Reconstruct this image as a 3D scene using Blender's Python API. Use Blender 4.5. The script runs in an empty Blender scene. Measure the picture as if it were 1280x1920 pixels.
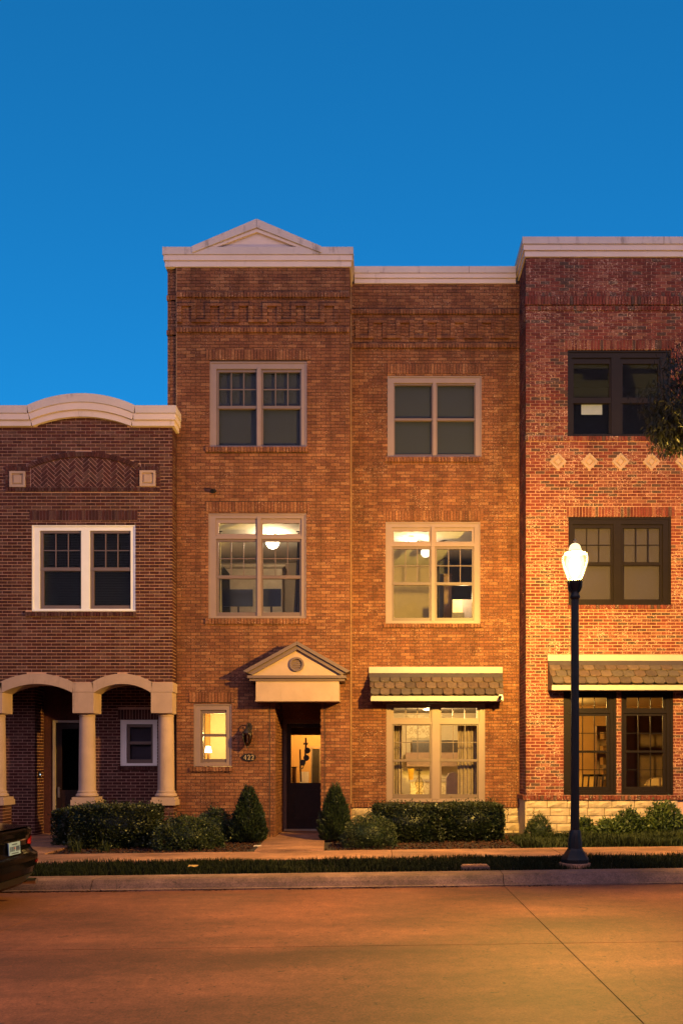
import bpy, bmesh, math, random
import numpy as np
from mathutils import Vector

random.seed(7)
rng = np.random.default_rng(7)
C = bpy.context.scene.collection
SC = bpy.context.scene

# ------------------------------------------------------------------ camera
F, YC, ZC, VX, HY = 1500.0, -16.85, 1.57, 710.0, 1430.0      # focal length in photo pixels, camera place, level sight line
cam = bpy.data.cameras.new('camera')
camo = bpy.data.objects.new('camera', cam)
C.objects.link(camo)
camo.location = (0, YC, ZC)
camo.rotation_euler = (math.radians(90), 0, 0)
cam.sensor_fit = 'VERTICAL'
cam.sensor_height = 36
cam.sensor_width = 24
cam.lens = F / 1920 * 36
cam.shift_x = (640 - VX) / 1920
cam.shift_y = (HY - 960) / 1920
cam.clip_start = 0.1
cam.clip_end = 2000
SC.camera = camo
SC.render.engine = 'CYCLES'
SC.cycles.use_denoising = True
SC.cycles.max_bounces = 8
SC.cycles.transparent_max_bounces = 24
SC.cycles.sample_clamp_indirect = 4.0

# ------------------------------------------------------------------ sky, afterglow, exposure
wd = bpy.data.worlds.new('World')
SC.world = wd
wd.use_nodes = True
nt = wd.node_tree
bg = nt.nodes['Background']
sky = nt.nodes.new('ShaderNodeTexSky')
sky.sky_type = 'NISHITA'
sky.sun_disc = False
sky.sun_elevation = math.radians(10)
sky.sun_rotation = math.radians(180)
sky.air_density = 1.0
sky.dust_density = 0.0
sky.ozone_density = 6.0
grade = nt.nodes.new('ShaderNodeMix')
grade.data_type = 'RGBA'
grade.blend_type = 'MULTIPLY'
grade.inputs['Factor'].default_value = 1
grade.inputs['B'].default_value = (0.10, 0.84, 1.12, 1)
even = nt.nodes.new('ShaderNodeGamma')
even.inputs['Gamma'].default_value = 0.75
nt.links.new(sky.outputs[0], even.inputs['Color'])
nt.links.new(even.outputs[0], grade.inputs['A'])
nt.links.new(grade.outputs['Result'], bg.inputs['Color'])
bg.inputs['Strength'].default_value = 0.06
sl = bpy.data.lights.new('afterglow_sun', 'SUN')
sl.energy = 0.68
sl.angle = math.radians(105)
sl.color = (1.0, 0.58, 0.47)
so = bpy.data.objects.new('afterglow_sun', sl)
C.objects.link(so)
so.rotation_euler = (math.radians(80), 0, math.radians(6))
SC.view_settings.view_transform = 'Standard'
SC.view_settings.look = 'None'
SC.view_settings.gamma = 1
SC.view_settings.use_curve_mapping = False
SC.view_settings.exposure = 2.0
LAMP_STRENGTH = 800.0
LAMP_COLOR = (1.0, 0.60, 0.10)
K = 0.25                                                      # interior lamps are set against the exposure


# ------------------------------------------------------------------ helpers
def S(y):
    return F / (y - YC)


def X(px, y=0.0):
    return (px - VX) / S(y)


def Z(py, y=0.0):
    return ZC - (py - HY) / S(y)


def gz(x):
    return 0.013 * x


def tag(o, label=None, cat=None, group=None, kind=None):
    if label: o['label'] = label
    if cat: o['category'] = cat
    if group: o['group'] = group
    if kind: o['kind'] = kind
    return o


def worldloc(o):
    v = Vector((0, 0, 0))
    while o is not None:
        v += o.location
        o = o.parent
    return v


def thing(name, label, cat, loc=(0, 0, 0), group=None):
    o = bpy.data.objects.new(name, None)
    o.empty_display_size = 0.2
    C.objects.link(o)
    o.location = loc
    return tag(o, label, cat, group)


def link(name, me, parent=None, loc=None):
    o = bpy.data.objects.new(name, me)
    C.objects.link(o)
    if parent is not None:
        o.parent = parent
    if loc is not None:
        o.location = loc
    return o


class MB:
    def __init__(s):
        s.v, s.f, s.t, s.m = [], [], [], []

    def _add(s, vs, fs, t=None, m=0):
        b = len(s.v)
        s.v += vs
        t = random.random() if t is None else t
        for f in fs:
            s.f.append(tuple(i + b for i in f))
            s.t.append(t)
            s.m.append(m)
        return s

    def hexa(s, p, t=None, m=0):
        return s._add(list(p), [(0, 3, 2, 1), (4, 5, 6, 7), (0, 1, 5, 4), (1, 2, 6, 5), (2, 3, 7, 6), (3, 0, 4, 7)], t, m)

    def box(s, x0, x1, y0, y1, z0, z1, t=None, m=0):
        if x0 > x1: x0, x1 = x1, x0
        if z0 > z1: z0, z1 = z1, z0
        if y0 > y1: y0, y1 = y1, y0
        return s.hexa([(x0, y0, z0), (x1, y0, z0), (x1, y1, z0), (x0, y1, z0), (x0, y0, z1), (x1, y0, z1), (x1, y1, z1), (x0, y1, z1)], t, m)

    def quad(s, a, b, c, d, t=None, m=0):
        return s._add([a, b, c, d], [(0, 1, 2, 3)], t, m)

    def prism(s, poly, y0, y1, t=None, m=0):
        n = len(poly)
        vs = [(x, y0, z) for x, z in poly] + [(x, y1, z) for x, z in poly]
        fs = [tuple(range(n)), tuple(range(2 * n - 1, n - 1, -1))]
        fs += [(i, i + n, (i + 1) % n + n, (i + 1) % n) for i in range(n)]
        return s._add(vs, fs, t, m)

    def prism_x(s, poly, x0, x1, t=None, m=0):
        n = len(poly)
        vs = [(x0, y, z) for y, z in poly] + [(x1, y, z) for y, z in poly]
        fs = [tuple(range(n)), tuple(range(2 * n - 1, n - 1, -1))]
        fs += [(i, i + n, (i + 1) % n + n, (i + 1) % n) for i in range(n)]
        return s._add(vs, fs, t, m)

    def strip(s, lo, hi, y0, y1, t=None, m=0):
        """prism between two polylines in the xz plane"""
        for i in range(len(lo) - 1):
            a, b, c, d = lo[i], lo[i + 1], hi[i + 1], hi[i]
            s.hexa([(a[0], y0, a[1]), (b[0], y0, b[1]), (b[0], y1, b[1]), (a[0], y1, a[1]), (d[0], y0, d[1]), (c[0], y0, c[1]), (c[0], y1, c[1]), (d[0], y1, d[1])], t, m)
        return s

    def lathe(s, prof, cx, cy, n=24, m=0, flute=0, depth=0.0, cap=True):
        vs, fs = [], []
        for r, z in prof:
            for k in range(n):
                a = 2 * math.pi * k / n
                rr = r * (1 - depth * (0.5 + 0.5 * math.cos(flute * a))) if flute else r
                vs.append((cx + rr * math.cos(a), cy + rr * math.sin(a), z))
        for j in range(len(prof) - 1):
            for k in range(n):
                fs.append((j * n + k, j * n + (k + 1) % n, (j + 1) * n + (k + 1) % n, (j + 1) * n + k))
        if cap:
            fs.append(tuple(range(n - 1, -1, -1)))
            fs.append(tuple((len(prof) - 1) * n + k for k in range(n)))
        return s._add(vs, fs, None, m)

    def tube(s, pts, rs, n=8, m=0):
        vs, fs = [], []
        pts = [Vector(p) for p in pts]
        if not isinstance(rs, (list, tuple)): rs = [rs] * len(pts)
        for i, p in enumerate(pts):
            d = (pts[min(i + 1, len(pts) - 1)] - pts[max(i - 1, 0)]).normalized()
            u = d.cross(Vector((0.31, 0.17, 0.93)) if abs(d.z) < 0.9 else Vector((1, 0.1, 0))).normalized()
            w = d.cross(u)
            for k in range(n):
                a = 2 * math.pi * k / n
                vs.append(tuple(p + (u * math.cos(a) + w * math.sin(a)) * rs[i]))
        for j in range(len(pts) - 1):
            for k in range(n):
                fs.append((j * n + k, j * n + (k + 1) % n, (j + 1) * n + (k + 1) % n, (j + 1) * n + k))
        fs.append(tuple(range(n - 1, -1, -1)))
        fs.append(tuple((len(pts) - 1) * n + k for k in range(n)))
        return s._add(vs, fs, None, m)

    def disc_y(s, cx, cz, r0, r1, y0, y1, n=28, m=0, sx=1.0):
        """ring (or disc when r0 = 0) facing the street, thickness y0..y1"""
        for k in range(n):
            a, b = 2 * math.pi * k / n, 2 * math.pi * (k + 1) / n
            ca, sa, cb, sb = math.cos(a), math.sin(a), math.cos(b), math.sin(b)
            q = [(cx + r0 * ca * sx, cz + r0 * sa), (cx + r1 * ca * sx, cz + r1 * sa), (cx + r1 * cb * sx, cz + r1 * sb), (cx + r0 * cb * sx, cz + r0 * sb)]
            s.hexa([(x, y0, z) for x, z in q] + [(x, y1, z) for x, z in q], 0.5, m)
        return s

    def panel(s, x0, x1, z0, z1, y0, y1, holes=(), m=0, t=0.5):
        """a board or wall with rectangular holes"""
        xs = sorted({x0, x1} | {min(max(v, x0), x1) for h in holes for v in h[:2]})
        zs = sorted({z0, z1} | {min(max(v, z0), z1) for h in holes for v in h[2:4]})

        def solid(i, j):
            if i < 0 or j < 0 or i >= len(xs) - 1 or j >= len(zs) - 1: return False
            cx, cz = (xs[i] + xs[i + 1]) / 2, (zs[j] + zs[j + 1]) / 2
            return not any(h[0] < cx < h[1] and h[2] < cz < h[3] for h in holes)
        for i in range(len(xs) - 1):
            for j in range(len(zs) - 1):
                if not solid(i, j): continue
                a, b, c, d = xs[i], xs[i + 1], zs[j], zs[j + 1]
                s.quad((a, y0, c), (b, y0, c), (b, y0, d), (a, y0, d), t, m)
                s.quad((a, y1, c), (a, y1, d), (b, y1, d), (b, y1, c), t, m)
                if not solid(i - 1, j): s.quad((a, y0, c), (a, y0, d), (a, y1, d), (a, y1, c), t, m)
                if not solid(i + 1, j): s.quad((b, y0, c), (b, y1, c), (b, y1, d), (b, y0, d), t, m)
                if not solid(i, j - 1): s.quad((a, y0, c), (a, y1, c), (b, y1, c), (b, y0, c), t, m)
                if not solid(i, j + 1): s.quad((a, y0, d), (b, y0, d), (b, y1, d), (a, y1, d), t, m)
        return s

    def mesh(s, name, mats, tilt=False, off=(0, 0, 0), smooth=False, recalc=True):
        me = bpy.data.meshes.new(name)
        vs = [(x - off[0], y - off[1], z - off[2] + (gz(x) if tilt else 0)) for x, y, z in s.v]
        me.from_pydata(vs, [], s.f)
        if not isinstance(mats, (list, tuple)): mats = [mats]
        for q in mats: me.materials.append(q)
        me.polygons.foreach_set('material_index', s.m)
        if recalc:
            bm = bmesh.new()
            bm.from_mesh(me)
            bmesh.ops.recalc_face_normals(bm, faces=bm.faces)
            bm.to_mesh(me)
            bm.free()
        a = me.attributes.new('tint', 'FLOAT', 'FACE')
        a.data.foreach_set('value', s.t)
        if smooth:
            me.polygons.foreach_set('use_smooth', [True] * len(me.polygons))
            try:
                me.set_sharp_from_angle(angle=math.radians(40))
            except Exception:
                pass
        return me

    def build(s, name, mats, parent=None, tilt=False, smooth=False, recalc=True, origin=None):
        base = worldloc(parent) if parent is not None else Vector((0, 0, 0))
        off = Vector(origin) if origin is not None else base
        me = s.mesh(name, mats, tilt, off, smooth, recalc)
        return link(name, me, parent, off - base)


# ------------------------------------------------------------------ materials
def newmat(name):
    m = bpy.data.materials.new(name)
    m.use_nodes = True
    n = m.node_tree
    return m, n, n.nodes['Principled BSDF']


def N(n, typ, **kw):
    x = n.nodes.new(typ)
    for k, v in kw.items(): setattr(x, k, v)
    return x


def ramp(n, stops, interp='LINEAR'):
    r = n.nodes.new('ShaderNodeValToRGB')
    e = r.color_ramp
    e.interpolation = interp
    while len(e.elements) < len(stops): e.elements.new(0.5)
    for el, (p, c) in zip(e.elements, stops):
        el.position = p
        el.color = (*c, 1) if len(c) == 3 else c
    return r


def mixrgb(n, fac, a, b, blend='MIX'):
    x = n.nodes.new('ShaderNodeMix')
    x.data_type = 'RGBA'
    x.blend_type = blend
    for key, v in (('Factor', fac), ('A', a), ('B', b)):
        if isinstance(v, (int, float)): x.inputs[key].default_value = v
        elif isinstance(v, tuple): x.inputs[key].default_value = (*v, 1) if len(v) == 3 else v
        else: n.links.new(v, x.inputs[key])
    return x.outputs['Result']


def noise(n, scale, detail=4, rough=0.6, vec=None, stretch=None):
    g = n.nodes.new('ShaderNodeNewGeometry')
    src = g.outputs['Position']
    if stretch:
        mp = n.nodes.new('ShaderNodeMapping')
        mp.inputs['Scale'].default_value = stretch
        n.links.new(src, mp.inputs['Vector'])
        src = mp.outputs[0]
    t = n.nodes.new('ShaderNodeTexNoise')
    t.inputs['Scale'].default_value = scale
    t.inputs['Detail'].default_value = detail
    t.inputs['Roughness'].default_value = rough
    n.links.new(src, t.inputs['Vector'])
    return t.outputs['Fac']


def mul(c, k):
    return tuple(v * k for v in c)


def plain(name, col, rough=0.6, metal=0.0, var=0.15, scale=6.0, bump=0.0, bscale=80, spec=0.5, stain=None):
    m, n, b = newmat(name)
    r = ramp(n, [(0.3, mul(col, 1 - var)), (0.7, mul(col, 1 + var))])
    n.links.new(noise(n, scale), r.inputs[0])
    out = r.outputs[0]
    if stain:
        rs = ramp(n, [(stain[1], (0, 0, 0)), (stain[1] + 0.16, (1, 1, 1))])
        n.links.new(noise(n, stain[2], 6, 0.7, stretch=stain[3] if len(stain) > 3 else None), rs.inputs[0])
        out = mixrgb(n, rs.outputs[0], out, stain[0])
    n.links.new(out, b.inputs['Base Color'])
    b.inputs['Roughness'].default_value = rough
    b.inputs['Metallic'].default_value = metal
    b.inputs['Specular IOR Level'].default_value = spec
    if bump:
        bp = n.nodes.new('ShaderNodeBump')
        bp.inputs['Strength'].default_value = bump
        bp.inputs['Distance'].default_value = 0.01
        n.links.new(noise(n, bscale, 5, 0.7), bp.inputs['Height'])
        n.links.new(bp.outputs[0], b.inputs['Normal'])
    return m


def brickmat(name, cols, fleck, fleck_at=0.66, fleck_scale=38):
    m, n, b = newmat(name)
    at = N(n, 'ShaderNodeAttribute', attribute_name='tint')
    r = ramp(n, [(i / len(cols), c) for i, c in enumerate(cols)], 'CONSTANT')
    n.links.new(at.outputs['Fac'], r.inputs[0])
    sh = ramp(n, [(0.28, (0.45, 0.45, 0.45)), (0.72, (1.6, 1.6, 1.6))])
    n.links.new(noise(n, 34, 5, 0.75), sh.inputs[0])
    c = mixrgb(n, 1.0, r.outputs[0], sh.outputs[0], 'MULTIPLY')
    big = ramp(n, [(0.3, (0.82, 0.82, 0.82)), (0.7, (1.15, 1.15, 1.15))])
    n.links.new(noise(n, 0.9, 4, 0.6), big.inputs[0])
    c = mixrgb(n, 1.0, c, big.outputs[0], 'MULTIPLY')
    fm = ramp(n, [(fleck_at, (0, 0, 0)), (fleck_at + 0.06, (1, 1, 1))])
    n.links.new(noise(n, fleck_scale, 6, 0.75, stretch=(1, 1, 1.6)), fm.inputs[0])
    area = ramp(n, [(0.42, (0, 0, 0)), (0.62, (1, 1, 1))])
    n.links.new(noise(n, 2.3, 3, 0.6), area.inputs[0])
    mk = mixrgb(n, 1.0, fm.outputs[0], area.outputs[0], 'MULTIPLY')
    c = mixrgb(n, mk, c, fleck)
    ws = ramp(n, [(0.34, (0.70, 0.68, 0.66)), (0.52, (1.0, 1.0, 1.0)), (0.72, (1.12, 1.12, 1.12))])
    n.links.new(noise(n, 2.2, 5, 0.65, stretch=(1.6, 1.6, 0.22)), ws.inputs[0])
    c = mixrgb(n, 1.0, c, ws.outputs[0], 'MULTIPLY')
    n.links.new(c, b.inputs['Base Color'])
    b.inputs['Roughness'].default_value = 0.85
    b.inputs['Specular IOR Level'].default_value = 0.3
    bp = n.nodes.new('ShaderNodeBump')
    bp.inputs['Strength'].default_value = 0.5
    bp.inputs['Distance'].default_value = 0.006
    n.links.new(noise(n, 70, 4, 0.7), bp.inputs['Height'])
    n.links.new(bp.outputs[0], b.inputs['Normal'])
    return m


def leafmat(name, lo, hi, rough=0.5, spec=0.35):
    m, n, b = newmat(name)
    at = N(n, 'ShaderNodeAttribute', attribute_name='tint')
    r = ramp(n, [(0.0, lo), (0.75, mul(tuple((p + q) / 2 for p, q in zip(lo, hi)), 1.0)), (1.0, hi)])
    n.links.new(at.outputs['Fac'], r.inputs[0])
    n.links.new(r.outputs[0], b.inputs['Base Color'])
    b.inputs['Roughness'].default_value = rough
    b.inputs['Specular IOR Level'].default_value = spec
    return m


def emit(name, col, strength):
    m = bpy.data.materials.new(name)
    m.use_nodes = True
    n = m.node_tree
    n.nodes.remove(n.nodes['Principled BSDF'])
    e = n.nodes.new('ShaderNodeEmission')
    e.inputs[0].default_value = (*col, 1)
    e.inputs[1].default_value = strength
    n.links.new(e.outputs[0], n.nodes['Material Output'].inputs[0])
    return m


def frosted(name, col, strength, clear):
    """glass that scatters some of the lamp's light"""
    m = bpy.data.materials.new(name)
    m.use_nodes = True
    n = m.node_tree
    n.nodes.remove(n.nodes['Principled BSDF'])
    tr = n.nodes.new('ShaderNodeBsdfTransparent')
    em = n.nodes.new('ShaderNodeEmission')
    em.inputs[0].default_value = (*col, 1)
    em.inputs[1].default_value = strength
    mx = n.nodes.new('ShaderNodeMixShader')
    mx.inputs[0].default_value = 1 - clear
    n.links.new(tr.outputs[0], mx.inputs[1])
    n.links.new(em.outputs[0], mx.inputs[2])
    n.links.new(mx.outputs[0], n.nodes['Material Output'].inputs[0])
    return m


def glassmat(name, tint=(0.92, 0.93, 0.92), rough=0.02):
    m = bpy.data.materials.new(name)
    m.use_nodes = True
    n = m.node_tree
    n.nodes.remove(n.nodes['Principled BSDF'])
    tr = n.nodes.new('ShaderNodeBsdfTransparent')
    tr.inputs[0].default_value = (*tint, 1)
    gl = n.nodes.new('ShaderNodeBsdfGlossy')
    gl.inputs['Roughness'].default_value = rough
    fr = n.nodes.new('ShaderNodeFresnel')
    fr.inputs[0].default_value = 1.13
    bp = n.nodes.new('ShaderNodeBump')
    bp.inputs['Strength'].default_value = 0.08
    bp.inputs['Distance'].default_value = 0.02
    n.links.new(noise(n, 1.6, 2, 0.4), bp.inputs['Height'])
    n.links.new(bp.outputs[0], gl.inputs['Normal'])
    mx = n.nodes.new('ShaderNodeMixShader')
    n.links.new(fr.outputs[0], mx.inputs[0])
    n.links.new(tr.outputs[0], mx.inputs[1])
    n.links.new(gl.outputs[0], mx.inputs[2])
    n.links.new(mx.outputs[0], n.nodes['Material Output'].inputs[0])
    return m


def concrete(name, col, crack=True, scale=1.0):
    m, n, b = newmat(name)
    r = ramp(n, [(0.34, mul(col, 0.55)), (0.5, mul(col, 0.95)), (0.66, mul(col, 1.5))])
    n.links.new(noise(n, 0.55 * scale, 6, 0.62, stretch=(0.7, 1.4, 1)), r.inputs[0])  # broad tone patches; on the road they also paint in soft tree shadows
    g = ramp(n, [(0.33, (0.55, 0.55, 0.55)), (0.67, (1.45, 1.45, 1.45))])
    n.links.new(noise(n, 48, 4, 0.85), g.inputs[0])
    c = mixrgb(n, 1.0, r.outputs[0], g.outputs[0], 'MULTIPLY')
    g2 = ramp(n, [(0.35, (0.80, 0.80, 0.80)), (0.65, (1.16, 1.16, 1.16))])
    n.links.new(noise(n, 9, 5, 0.7), g2.inputs[0])
    c = mixrgb(n, 1.0, c, g2.outputs[0], 'MULTIPLY')
    # clay stains, dark oil or tyre stains; the dark ones also stand for tree shade
    st = ramp(n, [(0.60, (0, 0, 0)), (0.74, (0.75, 0.75, 0.75))])
    n.links.new(noise(n, 1.1 * scale, 7, 0.72, stretch=(0.8, 1.3, 1)), st.inputs[0])
    c = mixrgb(n, st.outputs[0], c, mul(col, 0.62))
    cl = ramp(n, [(0.68, (0, 0, 0)), (0.78, (0.7, 0.7, 0.7))])
    n.links.new(noise(n, 2.1 * scale, 8, 0.75, stretch=(0.9, 0.7, 1)), cl.inputs[0])
    c = mixrgb(n, cl.outputs[0], c, (col[0] * 0.85, col[1] * 0.5, col[2] * 0.35))
    sp = ramp(n, [(0.69, (0, 0, 0)), (0.71, (1, 1, 1))])
    n.links.new(noise(n, 16, 2, 0.5), sp.inputs[0])
    c = mixrgb(n, sp.outputs[0], c, mul(col, 0.4))
    wr = ramp(n, [(0.36, (0.74, 0.72, 0.72)), (0.6, (1.08, 1.08, 1.08))])
    n.links.new(noise(n, 1.0, 4, 0.55, stretch=(.12, 1.5, 1)), wr.inputs[0])
    c = mixrgb(n, 0.8, c, wr.outputs[0], 'MULTIPLY')
    gq = n.nodes.new('ShaderNodeNewGeometry')
    wp = n.nodes.new('ShaderNodeTexNoise')
    wp.inputs['Scale'].default_value = 1.3
    wp.inputs['Detail'].default_value = 6
    n.links.new(gq.outputs['Position'], wp.inputs['Vector'])
    ad = n.nodes.new('ShaderNodeVectorMath')
    ad.operation = 'ADD'
    n.links.new(gq.outputs['Position'], ad.inputs[0])
    n.links.new(wp.outputs['Color'], ad.inputs[1])
    vo = n.nodes.new('ShaderNodeTexVoronoi')
    vo.feature = 'DISTANCE_TO_EDGE'
    vo.inputs['Scale'].default_value = 0.33
    n.links.new(ad.outputs[0], vo.inputs['Vector'])
    ck = ramp(n, [(0.0, (1, 1, 1)), (0.0035, (0, 0, 0))])
    n.links.new(vo.outputs['Distance'], ck.inputs[0])
    cm = ramp(n, [(0.50, (0, 0, 0)), (0.58, (0.8, 0.8, 0.8))])
    n.links.new(noise(n, 0.35, 2, 0.5), cm.inputs[0])
    c = mixrgb(n, mixrgb(n, 1.0, ck.outputs[0], cm.outputs[0], 'MULTIPLY'), c, mul(col, 0.3))
    n.links.new(c, b.inputs['Base Color'])
    b.inputs['Roughness'].default_value = 0.75
    b.inputs['Specular IOR Level'].default_value = 0.35
    bp = n.nodes.new('ShaderNodeBump')
    bp.inputs['Strength'].default_value = 0.35
    bp.inputs['Distance'].default_value = 0.005
    n.links.new(noise(n, 90, 5, 0.8), bp.inputs['Height'])
    n.links.new(bp.outputs[0], b.inputs['Normal'])
    return m


M = {}
M['tan_brick'] = brickmat('tan_brick', [(.155, .054, .025), (.130, .043, .021), (.172, .063, .029), (.142, .049, .023), (.160, .058, .027), (.112, .037, .019), (.205, .082, .039)], (.52, .33, .23), 0.57)
M['tan_mortar'] = plain('tan_mortar', (.035, .016, .012), 0.95, bump=.3)
M['maroon_brick'] = brickmat('maroon_brick', [(.058, .012, .009), (.072, .026, .020), (.047, .010, .008), (.063, .017, .013), (.08, .033, .026), (.043, .010, .008)], (.34, .22, .18), 0.72)
M['pale_mortar'] = plain('pale_mortar', (.42, .225, .17), 0.95, bump=.3)
M['red_brick'] = brickmat('red_brick', [(.118, .021, .015), (.095, .016, .011), (.138, .030, .021), (.105, .019, .014), (.065, .029, .023), (.128, .024, .016), (.17, .055, .036)], (.62, .42, .33), 0.55, 30)
M['red_mortar'] = plain('red_mortar', (.46, .25, .19), 0.95, bump=.3)
M['limestone'] = plain('limestone', (.34, .22, .165), 0.8, var=.10, scale=3, bump=.2, bscale=120, stain=((.22, .14, .11), .58, 2.6, (1.8, 1.8, .4)))
M['cornice_cap'] = plain('cornice_cap', (.46, .365, .36), 0.75, var=.07, scale=2, bump=.1, stain=((.20, .15, .14), .56, 2.4, (1.6, 1.6, .5)))
M['cornice'] = plain('cornice', (.54, .41, .39), 0.75, var=.05, scale=2, bump=.1, stain=((.36, .26, .23), .60, 2.6, (1.6, 1.6, .5)))
M['taupe_paint'] = plain('taupe_paint', (.20, .13, .11), 0.45, var=.05, scale=4)
M['taupe_sash'] = plain('taupe_sash', (.115, .072, .058), 0.45, var=.06, scale=4)
M['white_paint'] = plain('white_paint', (.72, .66, .63), 0.4, var=.04, scale=4)
M['bronze_paint'] = plain('bronze_paint', (.012, .008, .007), 0.4, var=.1, scale=4, spec=.12)
M['glass'] = glassmat('glass')
M['lantern_glass'] = glassmat('lantern_glass', (.38, .30, .24), .05)
M['shade_cloth'] = plain('shade_cloth', (.024, .027, .040), 0.9, var=.06, scale=60)
M['shade_pale'] = plain('shade_pale', (.05, .036, .055), 0.9, var=.05, scale=50)
M['dark_room'] = plain('dark_room', (.02, .02, .024), 0.9)
M['soffit'] = plain('soffit', (.05, .035, .028), 0.8)
M['dark_wood'] = plain('dark_wood', (.014, .005, .004), 0.45, var=.35, scale=9, spec=.25)
M['wood_frame'] = plain('wood_frame', (.12, .06, .035), 0.5, var=.2)
M['black_metal'] = plain('black_metal', (.010, .008, .008), 0.45, metal=0.0, var=.2, spec=.3)
M['steel'] = plain('steel', (.5, .47, .44), 0.3, metal=1.0)
M['bronze_metal'] = plain('bronze_metal', (.045, .035, .03), 0.35, metal=0.6)
M['fascia'] = plain('fascia', (.42, .30, .26), 0.6, var=.05, stain=((.33, .25, .19), .62, 3.0))
M['flashing'] = plain('flashing', (.045, .03, .026), 0.6)
M['stone'] = plain('stone', (.40, .29, .19), 0.9, var=.22, scale=7, bump=.9, bscale=22, stain=((.26, .15, .09), .6, 5.0))
M['stone_mortar'] = plain('stone_mortar', (.09, .055, .035), .95)
M['caulk'] = plain('caulk', (.34, .19, .11), 0.8)
M['dark_caulk'] = plain('dark_caulk', (.03, .015, .012), 0.8)
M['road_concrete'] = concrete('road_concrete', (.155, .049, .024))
M['walk_concrete'] = concrete('walk_concrete', (.31, .145, .080), scale=2)
M['kerb_concrete'] = concrete('kerb_concrete', (.175, .092, .065), scale=2.5)
M['soil'] = plain('soil', (.035, .022, .014), 0.95, var=.4, scale=12, bump=.8, bscale=40)
M['ground'] = plain('ground', (.035, .04, .018), 0.95, var=.3, scale=1)
M['grass'] = leafmat('grass_blades', (.006, .009, .003), (.026, .027, .008), .7, .08)
M['liriope'] = leafmat('liriope_blades', (.012, .018, .005), (.06, .065, .02), .6, .15)
M['hedge_leaf'] = leafmat('hedge_leaf', (.005, .010, .003), (.040, .041, .011), .45, .35)
M['conifer_leaf'] = leafmat('conifer_leaf', (.010, .018, .008), (.032, .045, .018))
M['shrub_leaf'] = leafmat('shrub_leaf', (.014, .024, .008), (.07, .075, .022))
M['bright_leaf'] = leafmat('bright_leaf', (.02, .034, .008), (.10, .12, .025))
M['tree_leaf'] = leafmat('tree_leaf', (.005, .006, .002), (.024, .020, .006))
M['bark'] = plain('bark', (.05, .035, .025), 0.95, var=.3, scale=20, bump=.8, bscale=30)
M['mulch'] = leafmat('mulch_chips', (.03, .012, .007), (.10, .042, .024), .9, .1)
M['car_paint'] = plain('car_paint', (.003, .0025, .003), 0.14, var=.1, spec=.07)
M['car_trim'] = plain('car_trim', (.008, .008, .008), 0.5)
M['tyre'] = plain('tyre', (.012, .012, .012), 0.85)
M['tail_red'] = plain('tail_red', (.32, .008, .008), 0.15)
M['plate_white'] = plain('plate_white', (.20, .30, .50), 0.4)
M['plate_ink'] = plain('plate_ink', (.03, .05, .12), 0.5)
M['plate_red'] = plain('plate_red', (.5, .05, .03), 0.5)
M['chrome'] = plain('chrome', (.6, .6, .6), 0.12, metal=1.0)


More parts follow.
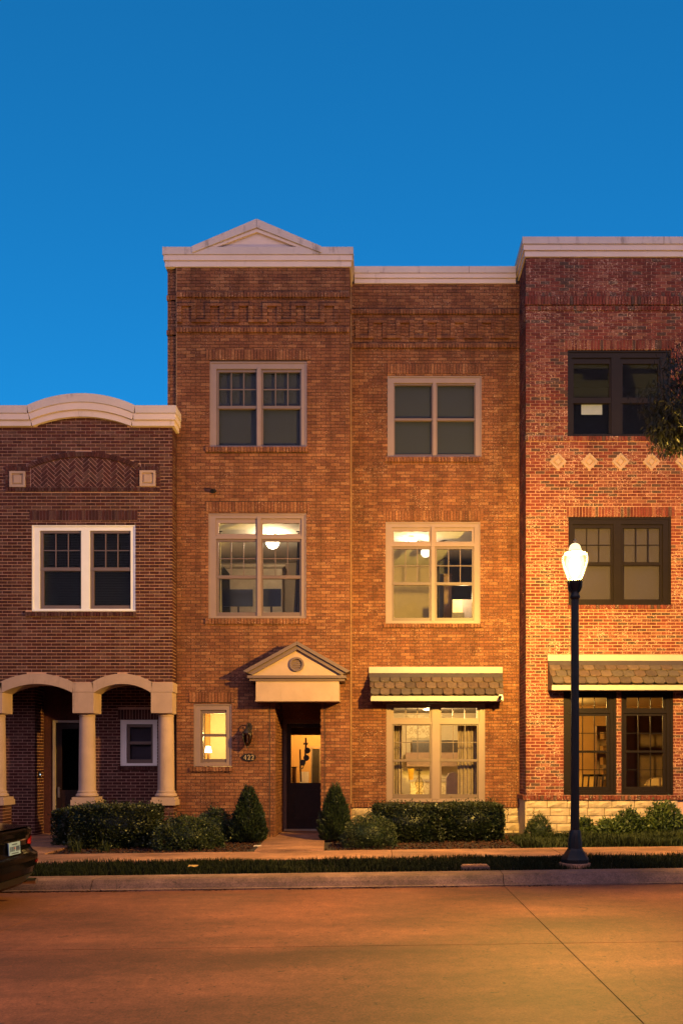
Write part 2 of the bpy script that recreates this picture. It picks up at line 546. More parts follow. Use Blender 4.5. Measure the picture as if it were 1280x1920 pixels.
# ------------------------------------------------------------------ brickwork
class Bricks:
    """collects every brick of one house, then splits off the 300 that show largest"""
    CO, LEN, JT = 0.0674, 0.2025, 0.0095

    def __init__(s, joint=0.0108):
        s.JT = joint
        s.items = []                                        # list of 8-point hexahedra or clipped prisms (verts, faces)

    def box(s, x0, x1, y0, y1, z0, z1):
        if x1 - x0 < 0.012 or z1 - z0 < 0.01: return
        s.items.append(((x0, x1, y0, y1, z0, z1), None))

    def lay(s, x0, x1, z0, z1, yf, holes=(), excl=None, depth=0.09, phase=0.0):
        k0 = math.floor(z0 / s.CO)
        k = k0
        while k * s.CO < z1:
            za, zb = max(k * s.CO, z0), min((k + 1) * s.CO, z1)
            full = [(h[0], h[1]) for h in holes if h[2] <= za + .004 and h[3] >= zb - .004]
            part = [h for h in holes if h[2] < zb - .004 and h[3] > za + .004 and not (h[2] <= za + .004 and h[3] >= zb - .004)]
            ex = full + (excl((za + zb) / 2) if excl else [])
            iv = [(x0, x1)]
            for e in ex:
                nv = []
                for p, q in iv:
                    if e[1] <= p or e[0] >= q: nv.append((p, q)); continue
                    if e[0] > p: nv.append((p, e[0]))
                    if e[1] < q: nv.append((e[1], q))
                iv = nv
            off = phase + (0.5 * s.LEN if k % 2 else 0) + random.uniform(-.004, .004)
            for p, q in iv:
                i = math.floor((p - off) / s.LEN)
                while off + i * s.LEN < q:
                    bx0, bx1 = max(off + i * s.LEN, p), min(off + (i + 1) * s.LEN, q)
                    j = s.JT / 2 + random.uniform(-.0015, .0015)
                    pr = random.gauss(0, .0016)
                    c0, c1 = bx0 + (j if bx0 > p else 0), bx1 - (j if bx1 < q else 0)
                    bits = [(c0, c1, za + s.JT / 2, zb - s.JT / 2)]
                    for h in part:
                        nb = []
                        for (u0, u1, w0, w1) in bits:
                            if h[1] <= u0 or h[0] >= u1: nb.append((u0, u1, w0, w1)); continue
                            if h[0] > u0: nb.append((u0, h[0], w0, w1))
                            if h[1] < u1: nb.append((h[1], u1, w0, w1))
                            m0, m1 = max(u0, h[0]), min(u1, h[1])
                            if h[2] - w0 > .012: nb.append((m0, m1, w0, h[2] - .004))
                            if w1 - h[3] > .012: nb.append((m0, m1, h[3] + .004, w1))
                        bits = nb
                    for (u0, u1, w0, w1) in bits:
                        s.box(u0, u1, yf + pr, yf + depth, w0, w1)
                    i += 1
            k += 1

    def side(s, x, sign, y0, y1, z0, z1, depth=0.09):
        """courses on a face that looks along +x or -x"""
        k = math.floor(z0 / s.CO)
        while k * s.CO < z1:
            za, zb = max(k * s.CO, z0), min((k + 1) * s.CO, z1)
            off = y0 + (0.1 if k % 2 else 0.2)
            cuts = [y0] + [v for v in np.arange(off, y1 - .02, s.LEN)] + [y1]
            for a, b in zip(cuts, cuts[1:]):
                xx = x + random.gauss(0, .0014)
                s.box(min(xx, xx - sign * depth), max(xx, xx - sign * depth), a + s.JT / 2, b - s.JT / 2, za + s.JT / 2, zb - s.JT / 2)
            k += 1

    def row(s, x0, x1, z0, z1, yf, pitch=0.0674, depth=0.1):
        n = max(1, round((x1 - x0) / pitch))
        p = (x1 - x0) / n
        for i in range(n):
            s.box(x0 + i * p + s.JT / 2, x0 + (i + 1) * p - s.JT / 2, yf + random.gauss(0, .0015), yf + depth, z0 + s.JT / 3, z1 - s.JT / 3)

    def stack(s, x0, x1, z0, z1, yf, depth=0.1):
        n = max(1, round((z1 - z0) / s.CO))
        p = (z1 - z0) / n
        for i in range(n):
            s.box(x0 + .002, x1 - .002, yf + random.gauss(0, .0012), yf + depth, z0 + i * p + s.JT / 2, z0 + (i + 1) * p - s.JT / 2)

    def prism(s, poly, y0, y1):
        b = MB()
        b.prism(poly, y0, y1)
        s.items.append((None, (b.v, b.f)))

    def finish(s, house, mat, limit=300):
        scored = []
        for i, (bx, geo) in enumerate(s.items):
            if bx:
                x0, x1, y0, y1, z0, z1 = bx
                c = ((x0 + x1) / 2, y0, (z0 + z1) / 2)
                area = (x1 - x0) * (z1 - z0)
            else:
                v = geo[0]
                n = len(v) // 2
                c = tuple(sum(q[k] for q in v[:n]) / n for k in range(3))
                area = 0.5 * abs(sum(v[j][0] * v[(j + 1) % n][2] - v[(j + 1) % n][0] * v[j][2] for j in range(n)))
            sc = S(c[1])
            px, py = VX + c[0] * sc, HY - (c[2] - ZC) * sc
            infr = 4 < px < 1276 and 0 < py < 1900
            d = math.dist(c, (0, YC, ZC))
            scored.append((-(round(area * sc * sc / 12) * 12 if infr else -1), d, i))
        scored.sort()
        rest = MB()
        base = worldloc(house)
        for rank, (_, _, i) in enumerate(scored):
            bx, geo = s.items[i]
            if rank < limit:
                b = MB()
                t = random.random()
                if bx:
                    x0, x1, y0, y1, z0, z1 = bx
                    key = (round(x1 - x0, 3), round(y1 - y0, 3), round(z1 - z0, 3), int(t * 7), mat.name)
                    c = ((x0 + x1) / 2, (y0 + y1) / 2, (z0 + z1) / 2)
                    me = SHARED.get(key)
                    if me is None:
                        hx, hy, hz = (x1 - x0) / 2, (y1 - y0) / 2, (z1 - z0) / 2
                        b.box(-hx, hx, -hy, hy, -hz, hz, t)
                        me = SHARED[key] = b.mesh('brick', mat, recalc=False)
                    link('brick', me, house, Vector(c) - base)
                else:
                    b._add(list(geo[0]), list(geo[1]), t)
                    b.build('brick', mat, house)
            elif bx:
                rest.box(*bx)
            else:
                rest._add(list(geo[0]), list(geo[1]))
        o = rest.build('brickwork', mat, house, recalc=False)
        o['kind'] = 'stuff'


SHARED = {}


def clip_poly(poly, region):
    """Sutherland-Hodgman: poly against a convex counter-clockwise region"""
    out = poly
    n = len(region)
    for i in range(n):
        a, b = region[i], region[(i + 1) % n]

        def side(p): return (b[0] - a[0]) * (p[1] - a[1]) - (b[1] - a[1]) * (p[0] - a[0])
        inp, out = out, []
        for j in range(len(inp)):
            p, q = inp[j], inp[(j + 1) % len(inp)]
            sp, sq = side(p), side(q)
            if sp >= 0: out.append(p)
            if (sp >= 0) != (sq >= 0):
                t = sp / (sp - sq)
                out.append((p[0] + t * (q[0] - p[0]), p[1] + t * (q[1] - p[1])))
        if len(out) < 3: return []
    return out


def arc(x0, x1, zs, rise, n=24):
    """points of the circular arc over the chord x0..x1 at height zs"""
    w = (x1 - x0) / 2
    r = (w * w + rise * rise) / (2 * rise)
    cx, cz = (x0 + x1) / 2, zs + rise - r
    a0 = math.asin(w / r)
    return [(cx + r * math.sin(-a0 + 2 * a0 * i / n), cz + r * math.cos(-a0 + 2 * a0 * i / n)) for i in range(n + 1)]


# ------------------------------------------------------------------ windows
def window(house, yf, O, sashes, m_case, m_sash, label=None, mould=0.028, mull=None, shade=None, glass='glass'):
    """O and every rect in photo pixels (x0, x1, top, bottom) on the plane yf; sash = dict(r=rect, g=[(rect, nx, nz)])"""
    R = lambda r: (X(r[0], yf), X(r[1], yf), Z(r[3], yf), Z(r[2], yf))
    o = R(O)
    holes = [R(s['r']) for s in sashes]
    b = MB()
    b.panel(o[0], o[1], o[2], o[3], yf + .035, yf + .14, holes)
    w = mould                                                   # brick mould round the casing
    b.box(o[0] + .002, o[0] + w, yf + .015, yf + .0345, o[2] + .002, o[3] - .002)
    b.box(o[1] - w, o[1] - .002, yf + .015, yf + .0345, o[2] + .002, o[3] - .002)
    b.box(o[0] + w, o[1] - w, yf + .016, yf + .0345, o[3] - w, o[3] - .003)
    b.box(o[0] + w, o[1] - w, yf + .010, yf + .0345, o[2] + .003, o[2] + w * 1.1)
    win = b.build('window', m_case, house)
    if label: win['label'] = label
    if mull:
        mb = MB()
        q = R(mull)
        mb.box(q[0], q[1], yf + .022, yf + .0345, q[2], q[3])
        mb.build('mullion', m_case, win)
    for s in sashes:
        r = R(s['r'])
        gl = [R(g[0]) for g in s['g']]
        sb = MB()
        e = .0015
        sb.panel(r[0] + e, r[1] - e, r[2] + e, r[3] - e, yf + .065, yf + .115, gl)
        if len(gl) == 2:                                        # the meeting rail stands proud
            sb.box(r[0] + .006, r[1] - .006, yf + .052, yf + .0645, max(gl[1][3], gl[0][3] if gl[0][3] < gl[1][2] else gl[1][3]) + .006, min(gl[0][2], gl[0][2]) - .004)
        sash = sb.build('sash', s.get('m', m_sash), win)
        for (g, nx, nz), q in zip(s['g'], gl):
            bw = .016
            xs = [q[0] + (q[1] - q[0]) * i / nx for i in range(nx + 1)]
            zs = [q[2] + (q[3] - q[2]) * i / nz for i in range(nz + 1)]
            for i in range(nx):
                for j in range(nz):
                    p = MB()
                    p.box(xs[i] + (.003 if i else 0), xs[i + 1] - (.003 if i < nx - 1 else 0), yf + .092, yf + .097, zs[j] + (.003 if j else 0), zs[j + 1] - (.003 if j < nz - 1 else 0))
                    p.build('pane', M[glass], win)
            for i in range(1, nx):
                p = MB()
                p.box(xs[i] - bw / 2, xs[i] + bw / 2, yf + .076, yf + .104, q[2], q[3])
                p.build('muntin', s.get('m', m_sash), win)
            for j in range(1, nz):
                p = MB()
                p.box(q[0], q[1], yf + .078, yf + .102, zs[j] - bw / 2, zs[j] + bw / 2)
                p.build('muntin', s.get('m', m_sash), win)
        if s.get('shade') or shade:
            sh = MB()
            top, botm = r[3], r[2]
            sh.box(r[0] - .02, r[1] + .02, yf + .16, yf + .163, botm - .02, top + .02)
            sh.build('shade', M[s.get('shade') or shade], win)
    return win


def room(house, x0, x1, y0, y1, z0, z1, wall, ceil, floor):
    b = MB()
    b.quad((x0, y1, z0), (x1, y1, z0), (x1, y1, z1), (x0, y1, z1), .5, 0)
    b.quad((x0, y0, z0), (x0, y1, z0), (x0, y1, z1), (x0, y0, z1), .5, 0)
    b.quad((x1, y0, z0), (x1, y1, z0), (x1, y1, z1), (x1, y0, z1), .5, 0)
    b.quad((x0, y0, z1), (x1, y0, z1), (x1, y1, z1), (x0, y1, z1), .5, 1)
    b.quad((x0, y0, z0), (x1, y0, z0), (x1, y1, z0), (x0, y1, z0), .5, 2)
    return b.build('room', [wall, ceil, floor], house, recalc=False)


def bulb(thing_, loc, power, col, r=0.06, name='bulb'):
    l = bpy.data.lights.new(name, 'POINT')
    l.energy = power * K
    l.color = col
    l.shadow_soft_size = r
    o = bpy.data.objects.new(name, l)
    C.objects.link(o)
    o.parent = thing_
    o.location = Vector(loc) - worldloc(thing_)
    return o


def cornice(house, x0, x1, yf, tiers, back=9.0, left=True, right=True, joints=(), name='cornice'):
    """tiers: (overhang, z0, z1, material); front run plus returns on the open sides"""
    for k, (o, z0, z1, m) in enumerate(tiers):
        b = MB()
        b.box(x0 - (o if left else 0), x1 + (o if right else 0), yf - o, yf + .3, z0, z1)
        if left: b.box(x0 - o, x0 + .3, yf + .301, back, z0, z1)
        if right: b.box(x1 - .3, x1 + o, yf + .301, back, z0, z1)
        o_ = b.build('coping' if k == 0 else 'cornice', m, house)


# ================================================================== GROUND
soil = MB()
soil.quad((-300, -300, -.75), (300, -300, -.75), (300, 300, -.75), (-300, 300, -.75))
tag(soil.build('ground', M['ground']), kind='structure')

road = MB()
road.box(-60, 60, -40, -5.86, -.40, -.155)
road_o = tag(road.build('road', M['soil'], tilt=False), kind='structure')
road_o.rotation_euler = (0, -math.atan(0.013), 0)
JX = [1.72 + 5.69 * k for k in range(-4, 5)]
JY = [-24.4, -20.6, -16.85, -13.1, -9.33, -5.86]
for i in range(len(JX) - 1):
    for j in range(len(JY) - 1):
        b = MB()
        g = .0045
        b.box(JX[i] + g, JX[i + 1] - g, JY[j] + g, JY[j + 1] - g, -.33, -.15 + random.uniform(-.0015, .0015))
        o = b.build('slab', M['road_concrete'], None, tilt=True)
        o.parent = road_o
        o.matrix_parent_inverse = road_o.matrix_basis.inverted()

kb = MB()
kb.box(-24, 24, -5.845, -5.42, -.38, -.16)
kerb = tag(kb.build('kerb', M['soil'], tilt=True), kind='structure')
prof = [(-5.85, -.155), (-5.85, -.135), (-5.815, -.125), (-5.775, -.06), (-5.73, -.012), (-5.68, .004), (-5.44, .012), (-5.44, -.155)]
for i in range(len(JX) - 1):
    b = MB()
    b.prism_x(prof, JX[i] + .005, JX[i + 1] - .005)
    b.build('slab', M['kerb_concrete'], kerb, tilt=True)

vb = MB()
vb.box(-24, 24, -5.435, -3.92, -.3, -.012)
tag(vb.build('verge', M['soil'], tilt=True), kind='structure')

wb = MB()
wb.box(-24, 24, -3.91, -2.66, -.35, -.02)
walk = tag(wb.build('pavement', M['soil'], tilt=True), kind='structure')
jw = [.22 + 1.4 * k for k in range(-13, 14)]
for a, c in zip(jw, jw[1:]):
    b = MB()
    b.box(a + .005, c - .005, -3.905, -2.665, -.018, .022 + random.uniform(-.003, .003))
    b.build('slab', M['walk_concrete'], walk, tilt=True)

bb = MB()
bb.box(-24, 24, -2.65, .9, -.4, .0)
tag(bb.build('planting_bed', M['soil'], tilt=True), kind='structure')


def path(name, poly, z=.03):
    b = MB()
    n = len(poly)
    b._add([(x, y, -.05) for x, y in poly] + [(x, y, z) for x, y in poly], [tuple(range(n)), tuple(range(n, 2 * n))] + [(i, (i + 1) % n, (i + 1) % n + n, i + n) for i in range(n)])
    return tag(b.build(name, M['walk_concrete'], tilt=True), kind='structure')


path('entry_path', [(-2.20, -2.652), (-.98, -2.652), (-1.10, -.55), (-1.236, -.02), (-1.236, 1.33), (-2.176, 1.33), (-2.176, -.02), (-2.34, -.1)], .04)
path('porch_path', [(-8.2, -2.652), (-5.92, -2.652), (-5.98, -.45), (-8.2, -.45)], .035)


# ================================================================== HOUSE 1 (left, arcaded porch)
def house_left():
    y1 = -.33
    x = lambda p: X(p, y1)
    z = lambda p: Z(p, y1)
    H = thing('brick_house', 'two-storey dark maroon brick house with an arched parapet and round stone porch columns', 'house', (-6.1, 0, 0))
    B = Bricks(.0130)
    xl, xr = -9.6, x(323.5)
    ztop = z(800)
    # parapet arch
    ax0, ax1 = x(63), x(247)
    up = arc(ax0, ax1, z(800), z(784) - z(806), 20)
    # arcade
    pier = [(-7.97, .434), (-6.09, .434), (-4.474, .434)]
    arches = []
    for a, b_ in ((x(5.5), x(138)), (x(176.5), x(284.5))):
        arches.append((a, b_))
    outer = [arc(x(0), x(139.5), z(1280), z(1263) - z(1280)), arc(x(173), x(287), z(1280), z(1263.4) - z(1280))]
    inner = [arc(x(5.5), x(137), z(1299), z(1282.5) - z(1299)), arc(x(176.8), x(284), z(1299), z(1282.5) - z(1299))]

    def zat(pl, xx):
        for p, q in zip(pl, pl[1:]):
            if p[0] <= xx <= q[0]: return p[1] + (q[1] - p[1]) * (xx - p[0]) / (q[0] - p[0])
        return None
    # backing wall above the arcade
    wb_ = MB()
    xsb = sorted({xl, xr - .009, x(139.5), x(173), x(287)} | {p[0] for pl in outer for p in pl} | {p[0] for p in up})
    WO = (x(59.6), x(254.3), z(1146), z(984))
    lo, hi = [], []

    def low(xx):
        for pl in outer:
            v = zat(pl, xx)
            if v: return v - .06
        return z(1280) - .004

    def high(xx):
        return (zat(up, xx) or ztop) + .01
    sp = sorted(set(xsb) | {WO[0] - .006, WO[1] + .006})
    for a, b_ in zip(sp, sp[1:]):
        mid = (a + b_) / 2
        segs = [((low(a), low(b_)), (high(a), high(b_)))]
        if WO[0] - .006 < mid < WO[1] + .006:
            segs = [((low(a), low(b_)), (WO[2] - .006,) * 2), ((WO[3] + .006,) * 2, (high(a), high(b_)))]
        for (l0, l1), (h0, h1) in segs:
            wb_.strip([(a, l0), (b_, l1)], [(a, h0), (b_, h1)], y1 + .009, -.012, .5)
    wb_.build('wall', M['pale_mortar'], H)
    # decorative holes in the brick bond
    PX0, PX1, PZ0, PZS, RISE = x(58.5), x(256), z(913.5), z(877.5), z(856.5) - z(877.5)
    SQ = [(x(19), x(49), z(914), z(884)), (x(262.5), x(292.6), z(912.5), z(882.5))]
    holes = [WO, (x(56), x(258.5), z(975.7), z(957)), (x(48), x(256), z(1156.5), z(1146)),
             (x(11), x(301), z(922.5), z(914)), (x(11), x(58), z(914), z(874.5)), (x(256), x(301), z(914), z(874.5)), (PX0, PX1, PZ0, PZS)]
    ring_o = arc(x(50.5), x(264), z(872), RISE + .04, 30)
    ring_i = arc(PX0, PX1, PZS, RISE, 30)

    def excl(zz):
        out = []
        for pl in outer:
            xs_ = [p[0] for p in pl if p[1] > zz - .01]
            if xs_: out.append((min(xs_), max(xs_)))
        if zz < z(1280) + .02: out += [(x(139.5) - .01, x(173) + .01), (x(287) - .01, xr)]
        if zz > PZS - .02:
            xs_ = [p[0] for p in ring_o if p[1] > zz - .01]
            if xs_: out.append((min(xs_) - .01, max(xs_) + .01))
        if zz > ztop - .01:
            xs_ = [p[0] for p in up if p[1] > zz]
            if xs_: out += [(xl - 1, min(xs_)), (max(xs_), xr + 1)]
            else: out.append((xl - 1, xr + 1))
        return out
    B.lay(xl, xr, z(1281), z(776), y1, holes, excl, phase=.03)
    B.side(xr, 1, y1 + .1, -.005, z(1280), ztop)
    B.row(x(56), x(258.5), z(975.7), z(957), y1 - .006)
    B.row(x(48), x(256), z(1156.5), z(1147), y1 - .035)
    B.row(x(11), x(301), z(922.5), z(914), y1 - .02)
    for q in SQ:
        B.row(q[0] - .09, q[1] + .09, q[3] + .004, z(874.5), y1 - .012)
        B.stack(q[0] - .09, q[0] - .004, q[2], q[3], y1 - .012)
        B.stack(q[1] + .004, q[1] + .09, q[2], q[3], y1 - .012)
    # arch ring of headers
    n = 42
    oo = arc(x(50.5), x(264), z(872), RISE + .04, n)
    ii = arc(PX0, PX1, PZS, RISE, n)
    for k in range(n):
        g = .07
        l = lambda p, q, t: (p[0] + (q[0] - p[0]) * t, p[1] + (q[1] - p[1]) * t)
        B.prism([l(ii[k], ii[k + 1], g), l(ii[k], ii[k + 1], 1 - g), l(oo[k], oo[k + 1], 1 - g), l(oo[k], oo[k + 1], g)], y1 - .022 + random.gauss(0, .001), y1 + .07)
    # herringbone panel
    region = [(PX0 + .004, PZ0 + .004), (PX1 - .004, PZ0 + .004)] + list(reversed(ii))
    w = .0677
    cx, cz = (PX0 + PX1) / 2, PZ0
    r2 = math.sqrt(.5)
    for i in range(-40, 41):
        for j in range(-40, 41):
            d = (i - j) % 6
            if d == 0: q = (i, i + 3, j, j + 1)
            elif d == 5: q = (i, i + 1, j, j + 3)
            else: continue
            g = .006
            a0, a1, b0, b1 = q[0] * w + g, q[1] * w - g, q[2] * w + g, q[3] * w - g
            poly = [(cx + (a - b_) * r2, cz + (a + b_) * r2) for a, b_ in ((a0, b0), (a1, b0), (a1, b1), (a0, b1))]
            if max(p[1] for p in poly) < PZ0 or min(p[1] for p in poly) > PZS + RISE or max(p[0] for p in poly) < PX0 or min(p[0] for p in poly) > PX1: continue
            c = clip_poly(poly, region)
            if len(c) >= 3:
                ar = .5 * abs(sum(c[k][0] * c[(k + 1) % len(c)][1] - c[(k + 1) % len(c)][0] * c[k][1] for k in range(len(c))))
                if ar > .0008: B.prism(c, y1 + .001 + random.gauss(0, .001), y1 + .07)
    # tile squares
    for q in SQ:
        b = MB()
        b.panel(q[0] + .002, q[1] - .002, q[2] + .002, q[3] - .002, y1 - .03, y1 + .06, [(q[0] + .05, q[1] - .05, q[2] + .05, q[3] - .05)])
        b.box(q[0] + .05, q[1] - .05, y1 + .0, y1 + .058, q[2] + .05, q[3] - .05)
        c = ((q[0] + q[1]) / 2, (q[2] + q[3]) / 2)
        h0, h1 = (q[1] - q[0]) / 2 - .075, (q[1] - q[0]) / 2 - .09
        b.hexa([(c[0] - h0, y1 - .001, c[1] - h0), (c[0] + h0, y1 - .001, c[1] - h0), (c[0] + h0, y1 - .001, c[1] + h0), (c[0] - h0, y1 - .001, c[1] + h0),
                (c[0] - h1, y1 - .022, c[1] - h1), (c[0] + h1, y1 - .022, c[1] - h1), (c[0] + h1, y1 - .022, c[1] + h1), (c[0] - h1, y1 - .022, c[1] + h1)])
        b.build('stone_tile', M['limestone'], H)
    # parapet cornice that swells into an arch
    for k, (o, pt, pb, mm) in enumerate(((.13, 765, 779, 'cornice_cap'), (.11, 779.4, 790.6, 'cornice'), (.07, 791, 801, 'cornice'))):
        b = MB()
        rise = z(741.5) - z(764)
        c0, c1 = x(56 + k * 2.5), x(257 - k * 3.5)
        at_, ab_ = arc(c0, c1, z(pt), rise * (1 - .07 * k), 28), arc(c0 + .03, c1 - .03, z(pb), rise * (1 - .07 * k) - .02, 28)
        b.box(xl, c0, y1 - o, .3, z(pb), z(pt))
        b.strip(ab_, at_, y1 - o, .3, .5)
        b.box(c1, xr + o * .8, y1 - o, -.005, z(pb), z(pt))
        b.box(c1, -4.48, -.004, .3, z(pb), z(pt))
        b.build('coping' if k == 0 else 'cornice', M[mm], H, recalc=False)
    # stone arches, blocks, columns
    for o_, i_ in zip(outer, inner):
        b = MB()
        b.strip(i_, o_, y1 - .035, .10, .5)
        b.build('stone_arch', M['limestone'], H, recalc=False)
    for k, (pc, pw) in enumerate(pier):
        b = MB()
        b.box(pc - pw / 2 + .012, min(pc + pw / 2 - .012, 9) if k < 2 else xr + .02, y1 - .035, .10 if k < 2 else -.006, z(1298) + .002, z(1280))
        b.build('stone_block', M['limestone'], H)
        b = MB()
        b.box(pc - pw / 2, pc + pw / 2, y1 - .03, .105 if k < 2 else -.006, z(1337), z(1298) - .003)
        b.build('stone_block', M['limestone'], H)
        cy = -.115
        cx_ = pc if k < 2 else pc + .03
        zc = lambda p: Z(p, cy)
        b = MB()
        zb, zt = zc(1494), zc(1337.4)
        prof_ = [(.20, zb), (.225, zb + .02), (.225, zb + .05), (.20, zb + .075), (.19, zb + .085), (.197, zb + .10), (.197, zb + .118), (.178, zb + .13), (.172, zb + .15)]
        H_ = zt - zb
        prof_ += [(.172 - .018 * (t ** 1.6), zb + .15 + t * (H_ - .23)) for t in (.15, .3, .45, .6, .75, .9, 1)]
        prof_ += [(.165, zt - .075), (.165, zt - .06), (.156, zt - .055), (.158, zt - .035), (.20, zt - .02), (.205, zt - .001)]
        b.lathe(prof_, cx_, cy, 36)
        col = b.build('column', M['limestone'], H, smooth=True)
        b = MB()
        b.box(cx_ - .255, cx_ + .255, cy - .255, cy + .255 if k < 2 else cy + .108, zc(1509), zc(1499))
        b.box(cx_ - .235, cx_ + .235, cy - .235, cy + .235 if k < 2 else cy + .106, zc(1499) + .001, zc(1494) - .001)
        b.build('plinth', M['limestone'], col)
        zp = zc(1509) - .003
        b = MB()
        b.box(cx_ - .20, cx_ + .20, cy - .20, cy + .20 if k < 2 else cy + .1, -.15, zp)
        b.build('pier', M['pale_mortar'], H)
        for kk in range(11):
            a, c = zp - (kk + 1) * .0674, zp - kk * .0674
            if a < -.1: break
            j = .005
            sp_ = [cx_ - .208, cx_ - .005, cx_ + .208] if kk % 2 else [cx_ - .208, cx_ - .105, cx_ + .1, cx_ + .208]
            for p, q in zip(sp_, sp_[1:]):
                B.box(p + (j if p > cx_ - .2 else 0), q - (j if q < cx_ + .2 else 0), cy - .208, cy - .11, a + j, c - j)
            B.box(cx_ + .11, cx_ + .208, cy - .105, cy + (.095 if k == 2 else .2), a + j, c - j)
    # porch
    y2, y3 = .8, 1.27
    rl, rr = X(66, y2), X(172, y2)
    pw = (X(225.6, y2), X(295, y2), Z(1436, y2), Z(1349.5, y2))
    b = MB()
    b.panel(xl, rl - .009, -.1, 3.4, y2 + .009, y3 + .2)
    b.panel(rr, -4.475, -.1, 3.4, y2 + .009, y2 + .2, [(pw[0] - .006, pw[1] + .006, pw[2] - .006, pw[3] + .006)])
    b.build('porch_wall', M['pale_mortar'], H)
    ph = [pw, (pw[0] - .05, pw[1] + .05, pw[3], Z(1326, y2)), (pw[0] - .05, pw[1] + .05, Z(1444, y2), pw[2])]
    B.lay(xl, rl, -.05, 3.3, y2, depth=.08, phase=.05)
    B.lay(rr, -4.475, -.05, 3.3, y2, ph, depth=.08)
    B.row(pw[0] - .05, pw[1] + .05, pw[3], Z(1330, y2), y2 - .006)
    B.row(pw[0] - .05, pw[1] + .05, Z(1444, y2), pw[2], y2 - .03)
    B.side(rl, 1, y2 + .09, y3, -.05, 3.3, depth=.08)
    b = MB()
    dx0, dx1 = X(104.5, y3), X(104.5, y3) + .96
    dz1 = Z(1355, y3)
    b.panel(rl, rr, -.1, 3.4, y3 + .01, y3 + .2, [(dx0 - .06, dx1 + .06, -.2, dz1 + .06)])
    b.build('entry_wall', M['maroon_brick'], H)
    b = MB()
    b.box(xl, -4.475, .11, y3 + .2, 3.36, 3.45)
    b.build('porch_ceiling', M['soffit'], H)
    b = MB()
    b.box(xl, -4.475, -.44, y3, -.3, -.03)
    b.build('porch_floor', M['walk_concrete'], H)
    # door
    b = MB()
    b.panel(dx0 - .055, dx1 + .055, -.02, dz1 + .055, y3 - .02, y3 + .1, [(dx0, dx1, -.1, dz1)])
    df = b.build('door_frame', plain('shade_painted_trim', (.30, .23, .19), .5), H)  # white trim given a darker colour for the porch's shade
    b = MB()
    b.panel(dx0 + .004, dx1 - .004, -.01, dz1 - .004, y3 + .03, y3 + .075, [(dx0 + .13, dx1 - .13, .95, dz1 - .14)])
    b.panel(dx0 + .14, dx1 - .14, .12, .82, y3 + .02, y3 + .0295, [(dx0 + .2, dx1 - .2, .18, .76)])
    d = b.build('door', M['dark_wood'], H)
    b = MB()
    b.box(dx0 + .13, dx1 - .13, y3 + .05, y3 + .056, .95, dz1 - .14)
    b.build('pane', M['glass'], d)
    b = MB()
    b.box(dx0 + .05, dx0 + .09, y3 + .005, y3 + .03, .78, 1.02)
    b.tube([(dx0 + .07, y3 + .02, .98), (dx0 + .07, y3 - .03, .98), (dx0 + .14, y3 - .035, .98)], .009, 8)
    b.build('handle', M['steel'], d)
    room(H, dx0 - .3, dx1 + .3, y3 + .21, y3 + 1.5, -.1, 3, M['dark_room'], M['dark_room'], M['dark_room'])
    window(H, y2, (225.6, 295, 1349.5, 1436), [dict(r=(236.5, 286, 1357.5, 1431), g=[((242, 282, 1363, 1390), 1, 1), ((242, 282, 1396, 1424), 1, 1)], shade='shade_pale')], M['white_paint'], M['taupe_sash'], 'small white framed porch window')
    # upper window
    s = []
    for a, b_ in ((73.5, 151.5), (167.5, 244.5)):
        s.append(dict(r=(a, b_, 994, 1141), g=[((a + 5.5, b_ - 2.5, 998, 1062.5), 3, 2), ((a + 7, b_ - 1.5, 1069.5, 1134), 1, 1)]))
    win = window(H, y1, (59.6, 254.3, 984, 1146), s, M['white_paint'], M['taupe_sash'], 'white framed double window with dark blinds')
    for sx in ((73.5, 151.5), (167.5, 244.5)):
        b = MB()
        for k in range(46):
            zz = z(1139) + k * (z(996) - z(1139)) / 46
            b.hexa([(x(sx[0]), y1 + .17, zz), (x(sx[1]), y1 + .17, zz), (x(sx[1]), y1 + .2, zz + .012), (x(sx[0]), y1 + .2, zz + .012),
                    (x(sx[0]), y1 + .17, zz + .003), (x(sx[1]), y1 + .17, zz + .003), (x(sx[1]), y1 + .2, zz + .015), (x(sx[0]), y1 + .2, zz + .015)], .5)
        b.build('blind', M['dark_room'], win)
    room(H, x(40), x(275), -.011, 1.5, 4.2, 7.0, M['dark_room'], M['dark_room'], M['dark_room'])
    # body behind
    b = MB()
    b.box(xl, -4.475, y3 + 1.6, 10, -.1, ztop - .5)
    b.box(xl, -4.475, .31, y3 + 1.59, 7.1, ztop - .5)
    b.box(xl, xl + .2, y1 + .02, y3 + 1.59, -.1, 7.09)
    b.build('body', M['maroon_brick'], H)
    B.finish(H, M['maroon_brick'])
    return H


house_left()


# ================================================================== HOUSE 2 (number 422)
def sash2(xs, top, split, bot, gt, gb, nx=1, nz=1, pad=4.5, **kw):
    """two double-hung sashes side by side"""
    out = []
    for a, b_, ga, gb_ in xs:
        out.append(dict(r=(a, b_, top, bot), g=[((ga, gb_, gt[0], gt[1]), nx, nz), ((ga, gb_, gb[0], gb[1]), 1, 1)], **kw))
    return out


